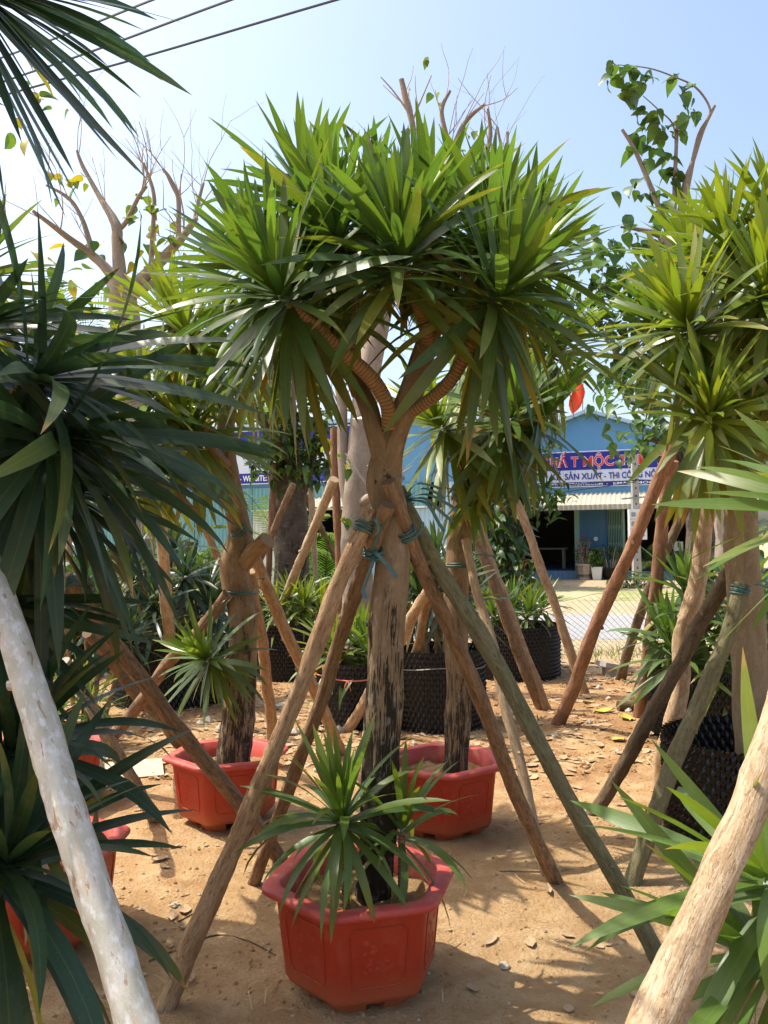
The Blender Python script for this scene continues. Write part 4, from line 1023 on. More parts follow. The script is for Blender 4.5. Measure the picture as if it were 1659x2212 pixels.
# near right: plant whose leaves reach into the picture
b = Vector((1.28, 1.95, 0))
NR = [
    dict(path=[Vector((1.28, 1.95, 1.2)), Vector((1.25, 1.93, 1.4)), P(1850, 1120, 1.9)], r=(.03, .018), ros=R_((-.6, -.25, .35), n=55, L=.44, pal='fresh', hang=.4)),
    dict(path=[Vector((1.28, 1.95, 1.8)), Vector((1.36, 1.95, 2.4)), Vector((1.44, 1.95, 2.9))], r=(.03, .018), ros=R_((-.05, -.1, 1), n=70, L=.46, pal='fresh')),
]
dracaena('dracaena_tree', 'green dracaena reaching its leaves past the pale smooth trunk and tan pole', b, [b, Vector((1.30, 1.95, .6)), Vector((1.28, 1.95, 1.2)), Vector((1.28, 1.95, 1.8))], [.08, .075, .07, .05], NR, M_BARK_PALE, seed=61)
shoot('dracaena_shoot', 'fresh green pup with arching leaves behind the smooth tan pole', P(1690, 1930, 1.75), (-.6, -.12, .5), (1.0, 1.85, 0), 26, .52, 62, lift=0, hang=.35, droop=1.5, spread=(6, 125), yel=.05)
shoot('dracaena_shoot', 'low fresh green pup at the foot of the smooth tan pole', P(1660, 2080, 1.75), (-.6, -.1, .5), (.95, 1.8, 0), 22, .48, 63, lift=0, hang=.35, droop=1.5, spread=(6, 125), yel=.05)

# strap-leaved plants in the black pots
def clump(label, x, y, z, heads, seed, pal='main', L=.4, **kw):
    rng = random.Random(seed)
    br = []
    for hx, hy, hz in heads:
        c = Vector((x + hx, y + hy, z + hz)); br.append(dict(path=[Vector((x + hx * .5, y + hy * .5, z - .06)), Vector((x + hx * .8, y + hy * .8, z + hz * .5)), c], r=(.022, .016), ros=dict(axis=(hx * .9 + rng.uniform(-.15, .15), hy * .9 - .12, .9), n=kw.get('n', 40), L=L, pal=pal, hang=kw.get('hang', .5), droop=kw.get('droop', 1.1), spread=kw.get('spread', (5, 120)), stem=kw.get('stem', .12))))
    return dracaena('strap_leaf_plant', label, (x, y, z - .06), None, None, br, M_BARK_ROW, None, seed, 150, 'plant')
clump('spiky green plant in the large black pot near the wire fence', 2.42, 6.2, .5, [(-.15, -.15, .35), (.1, -.2, .45), (.25, .05, .5), (-.3, .05, .2), (-.1, .2, .55), (-.34, -.25, .10), (.05, -.36, .08)], 71, L=.5)
clump('bright upright plant in the pot with pink twine', -.22, 6.85, .48, [(-.15, -.12, .06), (.1, -.15, .08), (0, .1, .12), (-.2, .1, .04)], 72, 'fresh', .46, spread=(3, 85), n=44)
clump('dusty drooping plant in the taller black pot behind the pale trunk', .42, 6.75, .58, [(-.15, -.12, .45), (.1, -.15, .5), (0, .1, .7), (.22, .1, .35), (-.2, .1, .6)], 73, 'dark', .45, hang=1.0)
clump('drooping dark plant in the wide black pot', -2.02, 7.85, .56, [(-.3, -.2, .55), (.2, -.3, .6), (0, .1, .85), (.3, .1, .4), (-.35, .1, .7), (.42, -.2, .25), (-.05, -.38, .3)], 74, 'dark', .5, hang=1.0, n=46)
clump('bright short plant in the black pot by the leaning pale pole', -1.03, 9.15, .56, [(-.15, -.12, .15), (.15, -.15, .2), (0, .1, .25), (.3, 0, .15)], 75, 'bright', .45)
clump('short dark spiky plant in the black pot by the fence', 1.42, 9.05, .52, [(-.25, -.15, .12), (.1, -.2, .15), (.3, .05, .18), (0, .15, .2), (-.35, .05, .1)], 76, 'main', .42, spread=(4, 100))
clump('low pale strap-leaved plant on the sand by the weathered pole', -2.25, 6.1, .05, [(-.1, -.1, .2), (.12, -.1, .18), (0, .12, .3)], 77, 'fresh', .36, hang=.8)
clump('tall dark strap-leaved plant growing before the wide black pot', -2.55, 7.0, .05, [(-.1, -.1, .9), (.2, -.1, .8), (0, .12, 1.1), (.35, 0, .6)], 78, 'dark', .48, hang=1.0)

# ------------------------------------------------------------------ wooden props
def prop(label, base, top, r0, r1, mat, bend=(0, 0), seed=0, mid=None, nubs=2, name='wooden_prop', sink=.04):
    base = Vector(base); top = Vector(top); ax = (top - base).normalized(); rng = random.Random(seed + 100)
    e1 = ax.orthogonal().normalized(); e2 = ax.cross(e1)
    base2 = base - ax * (sink / max(ax.z, .3))
    pts = [base2]; n = 6
    for i in range(1, n):
        t = i / n; w = math.sin(math.pi * t)
        pts.append(base2.lerp(top, t) + Vector((bend[0], 0, bend[1])) * w + (e1 * rng.uniform(-1, 1) + e2 * rng.uniform(-1, 1)) * r0 * .35)
    pts.append(top)
    if mid:
        for i, p in mid: pts[i] = p
    radii = [r0 + (r1 - r0) * i / n + rng.uniform(-.05, .06) * r0 for i in range(n + 1)]
    mb = MB(); C = tube(mb, pts, radii, 16, 12, .2, 7.0, seed=seed * 3.1)
    for k in range(nubs):
        i = rng.randrange(4, len(C) - 4); a = rng.uniform(0, 6.28); d = e1 * math.cos(a) + e2 * math.sin(a)
        tube(mb, [C[i] + d * r0 * .4, C[i] + d * r0 * 1.12 + ax * r0 * .25], [r0 * .42, r0 * .26], 7, 2, .2, 30)
    o = mb.build(name, M_ST[mat], None, base, True)
    return tag(o, label, 'prop', 'wooden props holding the trees')
PR = {}
def pr(key, label, bx, by, top, r0, r1, mat, **kw):
    g = G(bx, by); PR[key] = prop(label, g, P(*top), r0, r1, mat, seed=len(PR), **kw); return g
pr('s1', 'thick tan peeling prop tied high on the forked dracaena, crossing a red pot', 362, 2176, (802, 1100, 2.80), .034, .027, 'tan')
g = G(548, 1905); PR['s2'] = prop('knobbly brown prop with a sawn top resting against the forked trunk', g, P(838, 1090, 2.75), .026, .026, 'brown', seed=1, mid=[(3, P(694, 1515, 3.12)), (2, P(642, 1655, 3.3))], nubs=4)
pr('s3', 'brown prop leaning from the open sand to the fork of the tall dracaena', 1200, 1904, (838, 1040, 2.79), .031, .027, 'brown')
pr('s4', 'long greenish mossy prop slanting from the tall dracaena towards the tan pole', 1446, 2118, (858, 1055, 2.96), .031, .028, 'green')
pr('s5', 'thin pale prop from the straight pale trunk, foot beside the brown prop', 1180, 1893, (1006, 1165, 4.22), .024, .022, 'pale')
pr('l1', 'thick brown prop slanting down in front of the red pot with crooked trunk', 604, 1856, (138, 1245, 3.25), .036, .031, 'brown')
pr('l2', 'dark slim prop running parallel above the thick brown one', 396, 1618, (188, 1368, 4.7), .036, .03, 'dark')
pr('l3', 'brown prop crossing the others from the crooked trunk down to the left', 160, 1692, (492, 1282, 4.42), .036, .032, 'brown')
pr('l4', 'straight pale pole standing upright before the wide black pot', 365, 1514, (352, 1040, 6.4), .052, .045, 'pale')
pr('l5', 'weathered grey prop with lichen, foot beside a patch of shade', 336, 1772, (138, 1428, 3.9), .032, .028, 'grey')
pr('l6', 'pale tan prop standing close behind the crooked trunk', 588, 1648, (540, 1235, 4.6), .036, .032, 'tan', bend=(.02, 0))
pr('l7', 'brown prop tied to the crooked trunk, slanting right behind the tan peeling one', 736, 1628, (485, 1062, 4.40), .04, .036, 'tan')
pr('f1', 'pale slanting pole leaning right in front of the dark creeper tree', 553, 1442, (722, 1035, 8.0), .05, .045, 'pale')
pr('f2', 'slim reddish pole standing against the creeper-covered trunk', 566, 1402, (598, 945, 11.0), .045, .04, 'red')
pr('f3', 'slim brown pole slanting right across the creeper-covered trunk', 800, 1362, (598, 950, 10.9), .045, .04, 'brown')
pr('f4', 'brown pole slanting left from the creeper-covered trunk', 475, 1405, (634, 1045, 10.6), .045, .04, 'brown')
pr('f5', 'straight pale pole just right of the creeper-covered trunk', 690, 1402, (672, 1055, 10.9), .042, .038, 'pale')
pr('f6', 'reddish brown pole standing beside the grey multi-stemmed trunk', 742, 1482, (722, 925, 8.4), .045, .042, 'red')
pr('f7', 'tan pole leaning left behind the crooked trunk', 556, 1398, (430, 1112, 9.6), .05, .045, 'tan')
pr('m1', 'pale tan prop running behind the dark trunk between the black pots', 748, 1578, (932, 1266, 5.9), .042, .038, 'tan')
pr('m2', 'brown prop with a kink leaning between the two black pots', 842, 1540, (928, 1286, 6.0), .038, .034, 'brown', bend=(.03, 0))
pr('r1', 'dark brown prop right of the pale straight trunk', 1170, 1530, (1000, 1095, 7.2), .048, .044, 'brown')
pr('r2', 'lighter brown prop just beside the dark brown one', 1181, 1532, (1020, 1100, 7.4), .042, .038, 'tan')
pr('r3', 'pale slim prop leaning left across the dusty road', 1262, 1496, (1116, 1085, 8.0), .045, .042, 'tan')
pr('r4', 'reddish brown prop leaning right in front of the wire fence', 1205, 1565, (1462, 945, 5.6), .052, .044, 'red')
pr('r5', 'reddish upright prop before the concrete utility pole', 1378, 1550, (1452, 995, 6.2), .052, .046, 'red')
pr('r6', 'dark crooked prop standing at the wire fence', 1340, 1468, (1505, 1035, 7.6), .05, .044, 'dark', bend=(-.05, 0))
pr('r7', 'thick pale peeled prop crossing the large black pot', 1428, 1702, (1548, 1010, 4.55), .052, .046, 'pale')
pr('r8', 'dark brown prop slanting to the smooth trunk over the peeled one', 1282, 1757, (1578, 1235, 4.15), .04, .036, 'dark')
pr('r9', 'grey-green prop with a broken side stub before the black pot', 1366, 1905, (1605, 1262, 3.72), .038, .036, 'green', nubs=5)
pr('l8', 'short lichen-spotted pole standing in front of a red pot in shade', 62, 2062, (102, 1680, 2.75), .028, .026, 'white')
pr('l9', 'tan pole half hidden behind the dark strap-leaved plant', 184, 1500, (252, 1255, 7.4), .05, .045, 'tan')
def to_ground(a, b):
    d = b - a; return b + d * (-b.z / d.z)
a = P(-45, 1165, 1.98); g = to_ground(a, P(316, 2212, 1.45)); PR['w'] = prop('white lichen-barked pole with rusty scars leaning from the dark dracaena', g, a, .037, .033, 'white', seed=40)
a = P(1712, 1452, 1.78); g = to_ground(a, P(1420, 2212, 1.30)); PR['t'] = prop('smooth pale tan pole leaning right over the fresh green pups', g, a, .036, .033, 'pale', seed=41)
a = P(1700, 1700, 2.2); g = to_ground(a, P(1592, 2212, 1.98)); PR['t2'] = prop('shorter tan pole standing behind the smooth leaning one', g, a, .03, .027, 'tan', seed=42)

# plastic twine ties
def tie(label, x, y, d, direction, r, tails=((.06, -.02, -.1), (.1, -.03, -.04)), turns=5):
    c = P(x, y, d); ax = Vector(direction).normalized(); e1 = ax.orthogonal().normalized(); e2 = ax.cross(e1)
    mb = MB(); n = 14; pts = []
    for k in range(turns * n + 1):
        t = k / n; a = 6.2832 * t; pts.append(c + ax * (.007 * (t - turns / 2) + .007 * math.sin(a * .43 + x)) + (e1 * math.cos(a) + e2 * math.sin(a)) * (r + .002 + .004 * math.sin(a * .37 + x) ** 2))
    tube(mb, pts, .0036, 5, 1)
    k0 = c - Vector((0, r, 0)); rng = random.Random(int(x))
    for tl in tails:
        v = Vector(tl); m1 = k0 + v * .5 + Vector((rng.uniform(-.02, .02), -.02, .03))
        A = [k0, m1, k0 + v, k0 + v * 1.15 + Vector((rng.uniform(-.02, .02), 0, -.02))]
        q = spline([(*p, 0) for p in A], 4); prev = None
        for i, s in enumerate(q):
            p = Vector(s[:3]); w = Vector((.0055, .001, .003)); pr_ = (mb.vert(p - w), mb.vert(p + w))
            if prev: mb.face((prev[0], prev[1], pr_[1], pr_[0]))
            prev = pr_
    o = mb.build('twine_tie', M_TWINE, None, c, True)
    return tag(o, label, 'twine', 'teal twine ties on the props')
dS = lambda k, t: None
tie('teal twine wound round the thick tan peeling prop', 786, 1140, 2.79, (.42, .1, 1), .029, ((.05, -.01, -.005),))
tie('teal twine with long loose tails on the knobbly sawn prop', 804, 1196, 2.83, (.3, -.4, 1), .027, ((.07, -.05, .12), (-.03, -.05, -.11), (.06, -.04, -.05)))
tie('broad teal twine band round the brown leaning prop', 880, 1155, 2.86, (-.42, -.4, 1), .029, ((.05, -.03, .02),))
tie('bunch of dark teal twine ends high on the mossy prop', 872, 1082, 2.96, (-.6, .05, 1), .031, ((.12, -.03, .02), (.16, -.03, -.02), (.14, .0, -.05), (.1, -.02, .05), (.12, -.02, -.08)))
tie('teal twine ring round the pale straight trunk', 993, 1222, 4.32, (.02, 0, 1), .068, ((.16, -.03, .05),), 3)
tie('teal twine on the brown prop at the crooked trunk', 516, 1150, 4.42, (-.35, -.4, 1), .04, ((.06, -.02, .01),))
tie('teal twine with crossing tails round the crooked mossy trunk', 520, 1280, 4.5, (.1, 0, 1), .085, ((.14, -.05, .08), (-.15, -.08, -.12), (-.08, -.06, -.16)), 3)
tie('teal twine at the top of the thick brown prop', 152, 1266, 3.26, (-.7, .2, 1), .034, ((-.05, -.02, .03), (.05, -.02, .02)))
tie('bright teal twine knot near the dark dracaena', 95, 1300, 3.4, (.1, 0, 1), .028, ((.04, -.02, -.04),))
tie('teal twine round the grey-green prop at the smooth trunk', 1600, 1275, 3.72, (.3, 0, 1), .038, ((.12, -.02, .0), (.1, -.02, .03)))

# ------------------------------------------------------------------ branching background trees
def twigs(mb, p, d, L, r, rng, lvl, ends, up=.25, n=3):
    q = [p]; dd = d.normalized()
    for i in range(3):
        dd = (dd + Vector((rng.uniform(-.25, .25), rng.uniform(-.25, .25), rng.uniform(-.1, .2) + up * .15))).normalized(); q.append(q[-1] + dd * L / 3)
    tube(mb, q, [r, r * .8, r * .62, r * .45], 6, 2, .1, 20)
    ends.append((q[-1], dd))
    if lvl > 0:
        for k in range(n):
            i = rng.randrange(1, 4); nd = (dd + Vector((rng.uniform(-1, 1), rng.uniform(-1, 1), rng.uniform(-.3, .9)))).normalized()
            twigs(mb, q[i], nd, L * rng.uniform(.5, .8), r * .5, rng, lvl - 1, ends, up, n)
def branch_tree(label, base, limbs, mat, seed, leaves=(), tw=6, lib=None, cat='tree', name='broadleaf_tree', leafL=.1, cols=((.10, .19, .03), (.16, .24, .03), (.05, .12, .03), (.30, .26, .02)), tl=.35, tlv=1, limit=300, twign=3):
    "limbs: list of (points, radii); thin twigs are grown on limb ends; leaves: list of (centre, radius, count)"
    rng = random.Random(seed); root = thing(name, base, label, cat); items = []
    for i, (pts, rr) in enumerate(limbs):
        mb = MB(); C = tube(mb, pts, rr, 12 if i == 0 else 9, 6, .14, 5, seed=seed + i)
        o = mb.build('trunk' if i == 0 else 'branch', mat, root, smooth=True)
        if i and tw:
            mb = MB(); ends = []; 
            for k in range(tw):
                j = rng.randrange(len(C) // 3, len(C)); d = (C[min(j + 1, len(C) - 1)] - C[j - 1]).normalized()
                nd = (d * .5 + Vector((rng.uniform(-.8, .8), rng.uniform(-.8, .8), rng.uniform(.1, 1.1)))).normalized()
                twigs(mb, C[j], nd, tl * rng.uniform(.6, 1.3), (rr[-1] if isinstance(rr, (list, tuple)) else rr) * .45, rng, tlv, ends, n=twign)
            mb.build('twig', M_TWIG, o, smooth=True)
    par = [c for c in root.children][0]
    for c, rad, cnt in leaves:
        c = Vector(c)
        for k in range(cnt):
            v = Vector((rng.gauss(0, 1), rng.gauss(0, 1), rng.gauss(0, 1))); v = v.normalized() * rng.random() ** .45
            p = c + Vector((v.x * rad[0], v.y * rad[1], v.z * rad[2])) if isinstance(rad, tuple) else c + v * rad
            d = Vector((rng.uniform(-1, 1), rng.uniform(-1, 1), rng.uniform(-.9, .15)))
            m = basis(d, Vector((rng.uniform(-.4, .4), rng.uniform(-.4, .4), 1)), leafL * rng.uniform(.6, 1.25), rng.uniform(-.5, .5)).to_4x4(); m.translation = p
            cc = rng.choice(cols); j = rng.uniform(.75, 1.25)
            items.append((m, rng.randrange(len(lib or HEARTS)), tuple(q * j for q in cc), par))
    if items: finish_leaves(root, items, lib or HEARTS, M_HEART, limit)
    return root
def ln(d, *pts): return [P(x, y, d + (e[0] if e else 0)) for x, y, *e in pts]

# pruned grey tree, upper left
D = 11.0; b = G(300, 1405); D = 11.0
branch_tree('pruned grey tree with stubby limbs and bare twigs in the pale sky', P(300, 1405, D), [
    ([P(300, 1405, D) * Vector((1, 1, 0)) if False else Vector((P(300, 1405, D).x, D, 0)), P(292, 1150, D), P(285, 900, D), P(272, 720, D), P(262, 610, D)], [.27, .24, .21, .19, .19]),
    (ln(D, (262, 620), (225, 575), (190, 545), (130, 500, -.4), (70, 455, -.7)), [0.0930, 0.0682, 0.0558, 0.0372, 0.0217]),
    (ln(D, (262, 615), (254, 540), (250, 485), (215, 425, .2), (178, 358, .3), (166, 325, .3)), [0.0930, 0.0775, 0.0682, 0.0372, 0.0279, 0.0155]),
    (ln(D, (266, 640), (320, 590), (365, 545), (400, 505, -.3), (425, 470, -.4)), [0.0930, 0.0806, 0.0682, 0.0496, 0.0310]),
    (ln(D, (285, 640), (330, 612), (350, 607), (405, 590, .5)), [0.0682, 0.0496, 0.0372, 0.0217]),
    (ln(D, (250, 500), (272, 480), (297, 430, -.2), (316, 402, -.3)), [0.0434, 0.0341, 0.0279, 0.0248]),
    (ln(D, (325, 585), (330, 500), (332, 420), (310, 352)), [0.0372, 0.0310, 0.0260, 0.0186]),
    (ln(D, (385, 520), (385, 430), (366, 385), (352, 365)), [0.0372, 0.0310, 0.0260, 0.0174]),
    (ln(D, (420, 480), (430, 430), (440, 395)), [0.0341, 0.0248, 0.0155]),
    (ln(D, (200, 550), (180, 480), (150, 430), (100, 400)), [0.0434, 0.0310, 0.0248, 0.0155]),
], M_BARK_GREY, 7, leaves=[(P(130, 395, D), .25, 5), (P(165, 390, D), .2, 6), (P(300, 440, D), .2, 5), (P(330, 480, D), .3, 10), (P(360, 500, D), .4, 10), (P(260, 520, D), .6, 10), (P(90, 210, 9), .18, 7), (P(20, 290, 9), .2, 4), (P(150, 240, 9), .05, 1), (P(200, 690, 10), .6, 40), (P(120, 620, 10), .6, 26), (P(330, 610, D), .5, 10)], tw=4, leafL=.17, tl=.75, tlv=1, twign=2)

# bare tree behind the forked dracaena, grey forked stems low down
D = 8.3; bb = Vector((P(775, 1500, D).x, D, 0))
branch_tree('grey multi-stemmed tree with pruned bare tops behind the forked dracaena', bb, [
    ([bb, P(775, 1300, D), P(768, 1150, D), P(775, 1000, D), P(790, 850, D), P(830, 650, D), P(880, 470, D)], [.20, .16, .15, .13, .12, .11, .09]),
    (ln(D, (768, 1150), (745, 1040), (740, 930), (735, 850), (700, 700)), [0.0744, 0.0620, 0.0558, 0.0496, 0.0310]),
    (ln(D, (772, 1090), (800, 1075, -.2), (830, 1060, -.3), (870, 1030, -.2)), [0.0620, 0.0465, 0.0403, 0.0310]),
    (ln(D, (885, 460), (894, 300), (877, 215), (867, 172)), [0.0434, 0.0341, 0.0310, 0.0279]),
    (ln(D, (885, 460), (940, 380), (964, 310), (954, 240), (972, 196)), [0.0372, 0.0310, 0.0279, 0.0217, 0.0155]),
    (ln(D, (930, 420), (974, 330), (1004, 265), (1047, 225)), [0.0310, 0.0279, 0.0248, 0.0155]),
    (ln(D, (940, 420), (1030, 365), (1058, 300), (1054, 235)), [0.0310, 0.0310, 0.0248, 0.0124]),
    (ln(D, (1000, 400), (1085, 395), (1075, 275)), [0.0217, 0.0186, 0.0112]),
    (ln(D, (1060, 410), (1090, 390), (1097, 285)), [0.0186, 0.0155, 0.0124]),
], M_BARK_GREY, 8, leaves=[(P(925, 130, D), .05, 2), (P(950, 210, D), .1, 3), (P(900, 300, D), .3, 8), (P(1000, 320, D), .3, 6), (P(735, 1000, 8), .12, 5), (P(712, 960, 8), .1, 3), (P(740, 1130, 8), .06, 4)], tw=4, leafL=.1, tl=.5, tlv=1, twign=1)

# heart-leaved tree, upper right
D = 6.9; bb = Vector((P(1590, 1560, D).x, D, 0)); 
lv = []
def along(d, n, rad, *pts):
    q = spline([(*P(x, y, d), 0) for x, y in pts], 4)
    for i in range(n): lv.append((Vector(q[int(i * (len(q) - 1) / max(1, n - 1))][:3]), rad, 4))
along(D, 3, .10, (1320, 145), (1345, 140), (1385, 160)); along(D, 2, .10, (1330, 165), (1370, 165)); along(D, 4, .09, (1460, 175), (1490, 200), (1490, 230), (1480, 250))
along(D, 5, .09, (1350, 200), (1380, 225), (1400, 245), (1430, 265)); along(D, 4, .1, (1375, 290), (1410, 300), (1440, 290), (1480, 290)); along(D, 5, .1, (1380, 320), (1420, 340), (1440, 360), (1460, 380))
along(D, 6, .14, (1350, 400), (1400, 430), (1440, 420), (1400, 480), (1360, 490)); along(D, 5, .14, (1275, 510), (1290, 530), (1330, 520), (1380, 540))
for c in ((1310, 640), (1360, 600), (1340, 700), (1400, 660), (1290, 690), (1390, 740), (1360, 780), (1330, 820), (1390, 830), (1420, 800), (1280, 600), (1420, 560)): lv.append((P(*c, D), .24, 26))
branch_tree('heart-leaved tree with an arching leafy branch against blue sky', bb, [
    ([bb, P(1590, 1250, D), P(1580, 1000, D), P(1540, 760, D), P(1480, 590, D), P(1455, 505, D)], [.20, .17, .16, .15, .14, .14]),
    (ln(D, (1460, 520), (1490, 380), (1510, 290), (1534, 240), (1504, 190), (1454, 165), (1400, 147), (1335, 140)), [0.0310, 0.0217, 0.0136, 0.0099, 0.0081, 0.0068, 0.0056, 0.0037]),
    (ln(D, (1460, 520), (1480, 400), (1494, 355), (1519, 280), (1544, 228)), [0.0310, 0.0248, 0.0198, 0.0174, 0.0124]),
    (ln(D, (1455, 520), (1459, 365), (1464, 250)), [0.0248, 0.0174, 0.0124]),
    (ln(D, (1450, 520), (1414, 425), (1374, 330), (1344, 280)), [0.0310, 0.0217, 0.0174, 0.0124]),
    (ln(D, (1460, 330), (1454, 270), (1420, 235), (1389, 207)), [0.0112, 0.0074, 0.0056, 0.0037]),
    (ln(D, (1450, 520), (1400, 500), (1340, 490)), [0.0310, 0.0217, 0.0093]),
    (ln(D, (1500, 650), (1420, 660), (1340, 640), (1280, 600)), [0.0372, 0.0279, 0.0186, 0.0074]),
    (ln(D, (1530, 740), (1420, 780), (1340, 770), (1290, 700)), [0.0372, 0.0279, 0.0186, 0.0074]),
], M_BARK_GREY, 9, leaves=lv, tw=0, leafL=.125, cols=((.05, .12, .035), (.07, .15, .035), (.09, .18, .035), (.045, .10, .04)))

# dark tree wrapped in creeper
D = 11.4; bb = Vector((P(625, 1400, D).x, D, 0))
branch_tree('dark trunk wrapped in glossy creeper leaves in front of the shed', bb, [
    ([bb, P(630, 1250, D), P(625, 1120, D), P(618, 1020, D), P(610, 900, D), P(600, 760, D)], [.30, .24, .25, .24, .2, .14]),
    (ln(D, (618, 1100), (650, 1060), (670, 1000), (690, 920)), [.12, .10, .08, .05]),
    (ln(D, (612, 960), (560, 900), (530, 840)), [.10, .07, .04]),
], M_BARK_DARK, 10, leaves=[(P(x, y, D - .4), .36, 52) for x, y in ((590, 945), (630, 960), (660, 940), (690, 965), (600, 985), (655, 1005), (625, 900), (690, 900), (580, 870), (640, 850))] + [(P(x, y, D - .3), .25, 24) for x, y in ((700, 1010), (560, 990), (605, 1020))], tw=0, lib=SMALLS, leafL=.15, cols=((.035, .085, .02), (.05, .11, .025), (.025, .06, .018), (.10, .17, .03)))
# dark leafy trunk by the road, right of centre
D = 9.8; bb = Vector((P(1098, 1440, D).x, D, 0))
branch_tree('slim dark trunk hung with dark oval leaves beside the fence', bb, [
    ([bb, P(1096, 1300, D), P(1094, 1150, D), P(1100, 1000, D), P(1110, 850, D)], [.13, .11, .10, .09, .07]),
    (ln(D, (1094, 1200), (1120, 1130), (1135, 1060)), [.05, .04, .02]),
], M_BARK_DARK, 12, leaves=[(P(x, y, D - .2), .24, 34) for x, y in ((1085, 1120), (1110, 1160), (1090, 1200), (1115, 1230), (1085, 1270), (1110, 1290), (1080, 1330), (1120, 1100), (1075, 1180), (1120, 1060), (1090, 1040))], tw=0, lib=SMALLS, leafL=.15, cols=((.03, .075, .02), (.045, .10, .025), (.02, .05, .018)))
# leafy trees farther off
def far_tree(label, x, d, ztop, w, seed, n=900, cols=((.05, .11, .03), (.07, .14, .03), (.035, .08, .025)), leafL=.3, zlow=2.0):
    rng = random.Random(seed); bx = P(x, 1162, d).x; b = Vector((bx, d, 0))
    limbs = [([b, b + Vector((.1, 0, zlow * .6)), b + Vector((0, 0, zlow)), b + Vector((.2, 0, ztop * .7))], [.28, .22, .18, .08])]
    lvs = []
    for k in range(7):
        a = k * .9 + rng.random(); e = b + Vector((math.cos(a) * w * .7, math.sin(a) * w * .5, rng.uniform(zlow, ztop * .95)))
        s = b + Vector((0, 0, zlow * rng.uniform(.7, 1))); limbs.append(([s, s.lerp(e, .5) + Vector((0, 0, .3)), e], [.10, .06, .03]))
        lvs.append((e, (w * .5, w * .45, (ztop - zlow) * .24), n // 9))
    lvs.append((b + Vector((0, 0, (ztop + zlow) / 2)), (w * .6, w * .5, (ztop - zlow) * .45), n // 5))
    branch_tree(label, b, limbs, M_BARK_DARK, seed, lvs, tw=0, lib=SMALLS, leafL=leafL, cols=cols, limit=120)
far_tree('bushy green tree left of the blue gable', 1105, 24.0, 6.0, 1.5, 14, 800)
far_tree('dense dark green tree behind the smooth-trunked dracaena', 1500, 13.0, 4.4, 1.5, 15, 700, leafL=.2, zlow=2.6)
far_tree('yellow-green leafy tree behind the crooked dracaena', 440, 27.5, 7.4, 2.6, 16, 700, ((.12, .20, .03), (.17, .25, .03), (.08, .15, .03)), .34, 3.6)
far_tree('dark bushy tree behind the pruned grey tree', 110, 15.0, 5.2, 2.2, 17, 900, leafL=.25, zlow=1.2)

# feather palms
def palm(label, base, h, nf, L, seed, col=(.08, .17, .03), spread=(15, 95), lean=(0, 0)):
    rng = random.Random(seed); base = Vector(base); root = thing('feather_palm', base, label, 'palm')
    crown = base + Vector((lean[0], lean[1], h)); mb = MB(); tube(mb, [base, base + Vector((lean[0] * .3, lean[1] * .3, h * .5)), crown], [.07, .055, .05], 8, 4, .1, 9); mb.build('trunk', M_BARK_ROW, root, smooth=True)
    for i in range(nf):
        t = (i + .5) / nf; az = i * 2.4 + rng.uniform(-.2, .2); th = RAD(spread[0] + (spread[1] - spread[0]) * t)
        d = Vector((math.sin(th) * math.cos(az), math.sin(th) * math.sin(az), math.cos(th))); mb = MB(); p = crown.copy(); q = [p.copy()]; n = 14; dd = d.copy()
        for k in range(n):
            dd = (dd + Vector((0, 0, -.055 * (1 + t)))).normalized(); p = p + dd * L / n; q.append(p.copy())
        tube(mb, q, [.012] + [.01 * (1 - k / (n + 2)) for k in range(n)], 4, 1, caps=False)
        side = dd.cross(Vector((0, 0, 1))).normalized()
        for k in range(2, n + 1):
            for f in (0, .5):
                c = q[k - 1].lerp(q[k], f); ax = (q[k] - q[k - 1]).normalized()
                for s in (-1, 1):
                    ll = L * .34 * math.sin(math.pi * (.15 + .8 * k / n)) * rng.uniform(.85, 1.1); v = (side * s + ax * .75 + Vector((0, 0, .12))).normalized()
                    w = ax * .011; e = c + v * ll - Vector((0, 0, ll * .25)); m = c + v * ll * .5
                    j = rng.uniform(.7, 1.3); cc = tuple(x * j for x in col)
                    ids = [mb.vert(pp, (0, 0, 0), cc, uv) for pp, uv in ((c - w * .5, (0.1, .3)), (c + w * .5, (.1, .7)), (m + w, (.5, .8)), (e, (.85, .5)), (m - w, (.5, .2)))]
                    mb.face(ids)
        mb.build('frond', M_HEART, root, smooth=True)
    return root
palm('bright feather palm at the foot of the shed beside the creeper tree', (P(700, 1300, 13).x, 13, 0), .5, 14, 1.6, 1, (.09, .19, .03))
palm('feather palm with arching fronds left of the creeper tree', (P(610, 1300, 14.5).x, 14.5, 0), 1.3, 12, 1.5, 2, (.12, .20, .03))
palm('low yellow-green feather palm behind the crooked trunk', (P(585, 1330, 12.2).x, 12.2, 0), .2, 11, 1.2, 3, (.14, .20, .035))
palm('dark feather palm rising behind the pruned grey tree', (P(150, 1200, 13).x, 13, 0), 4.4, 16, 1.8, 4, (.04, .075, .025), (25, 120))
palm('bushy dark palm in the right opening of the blue shop', (FR.p(fr(1405, 1200)[0], .7, .28)), .3, 12, 1.1, 5, (.06, .12, .03))

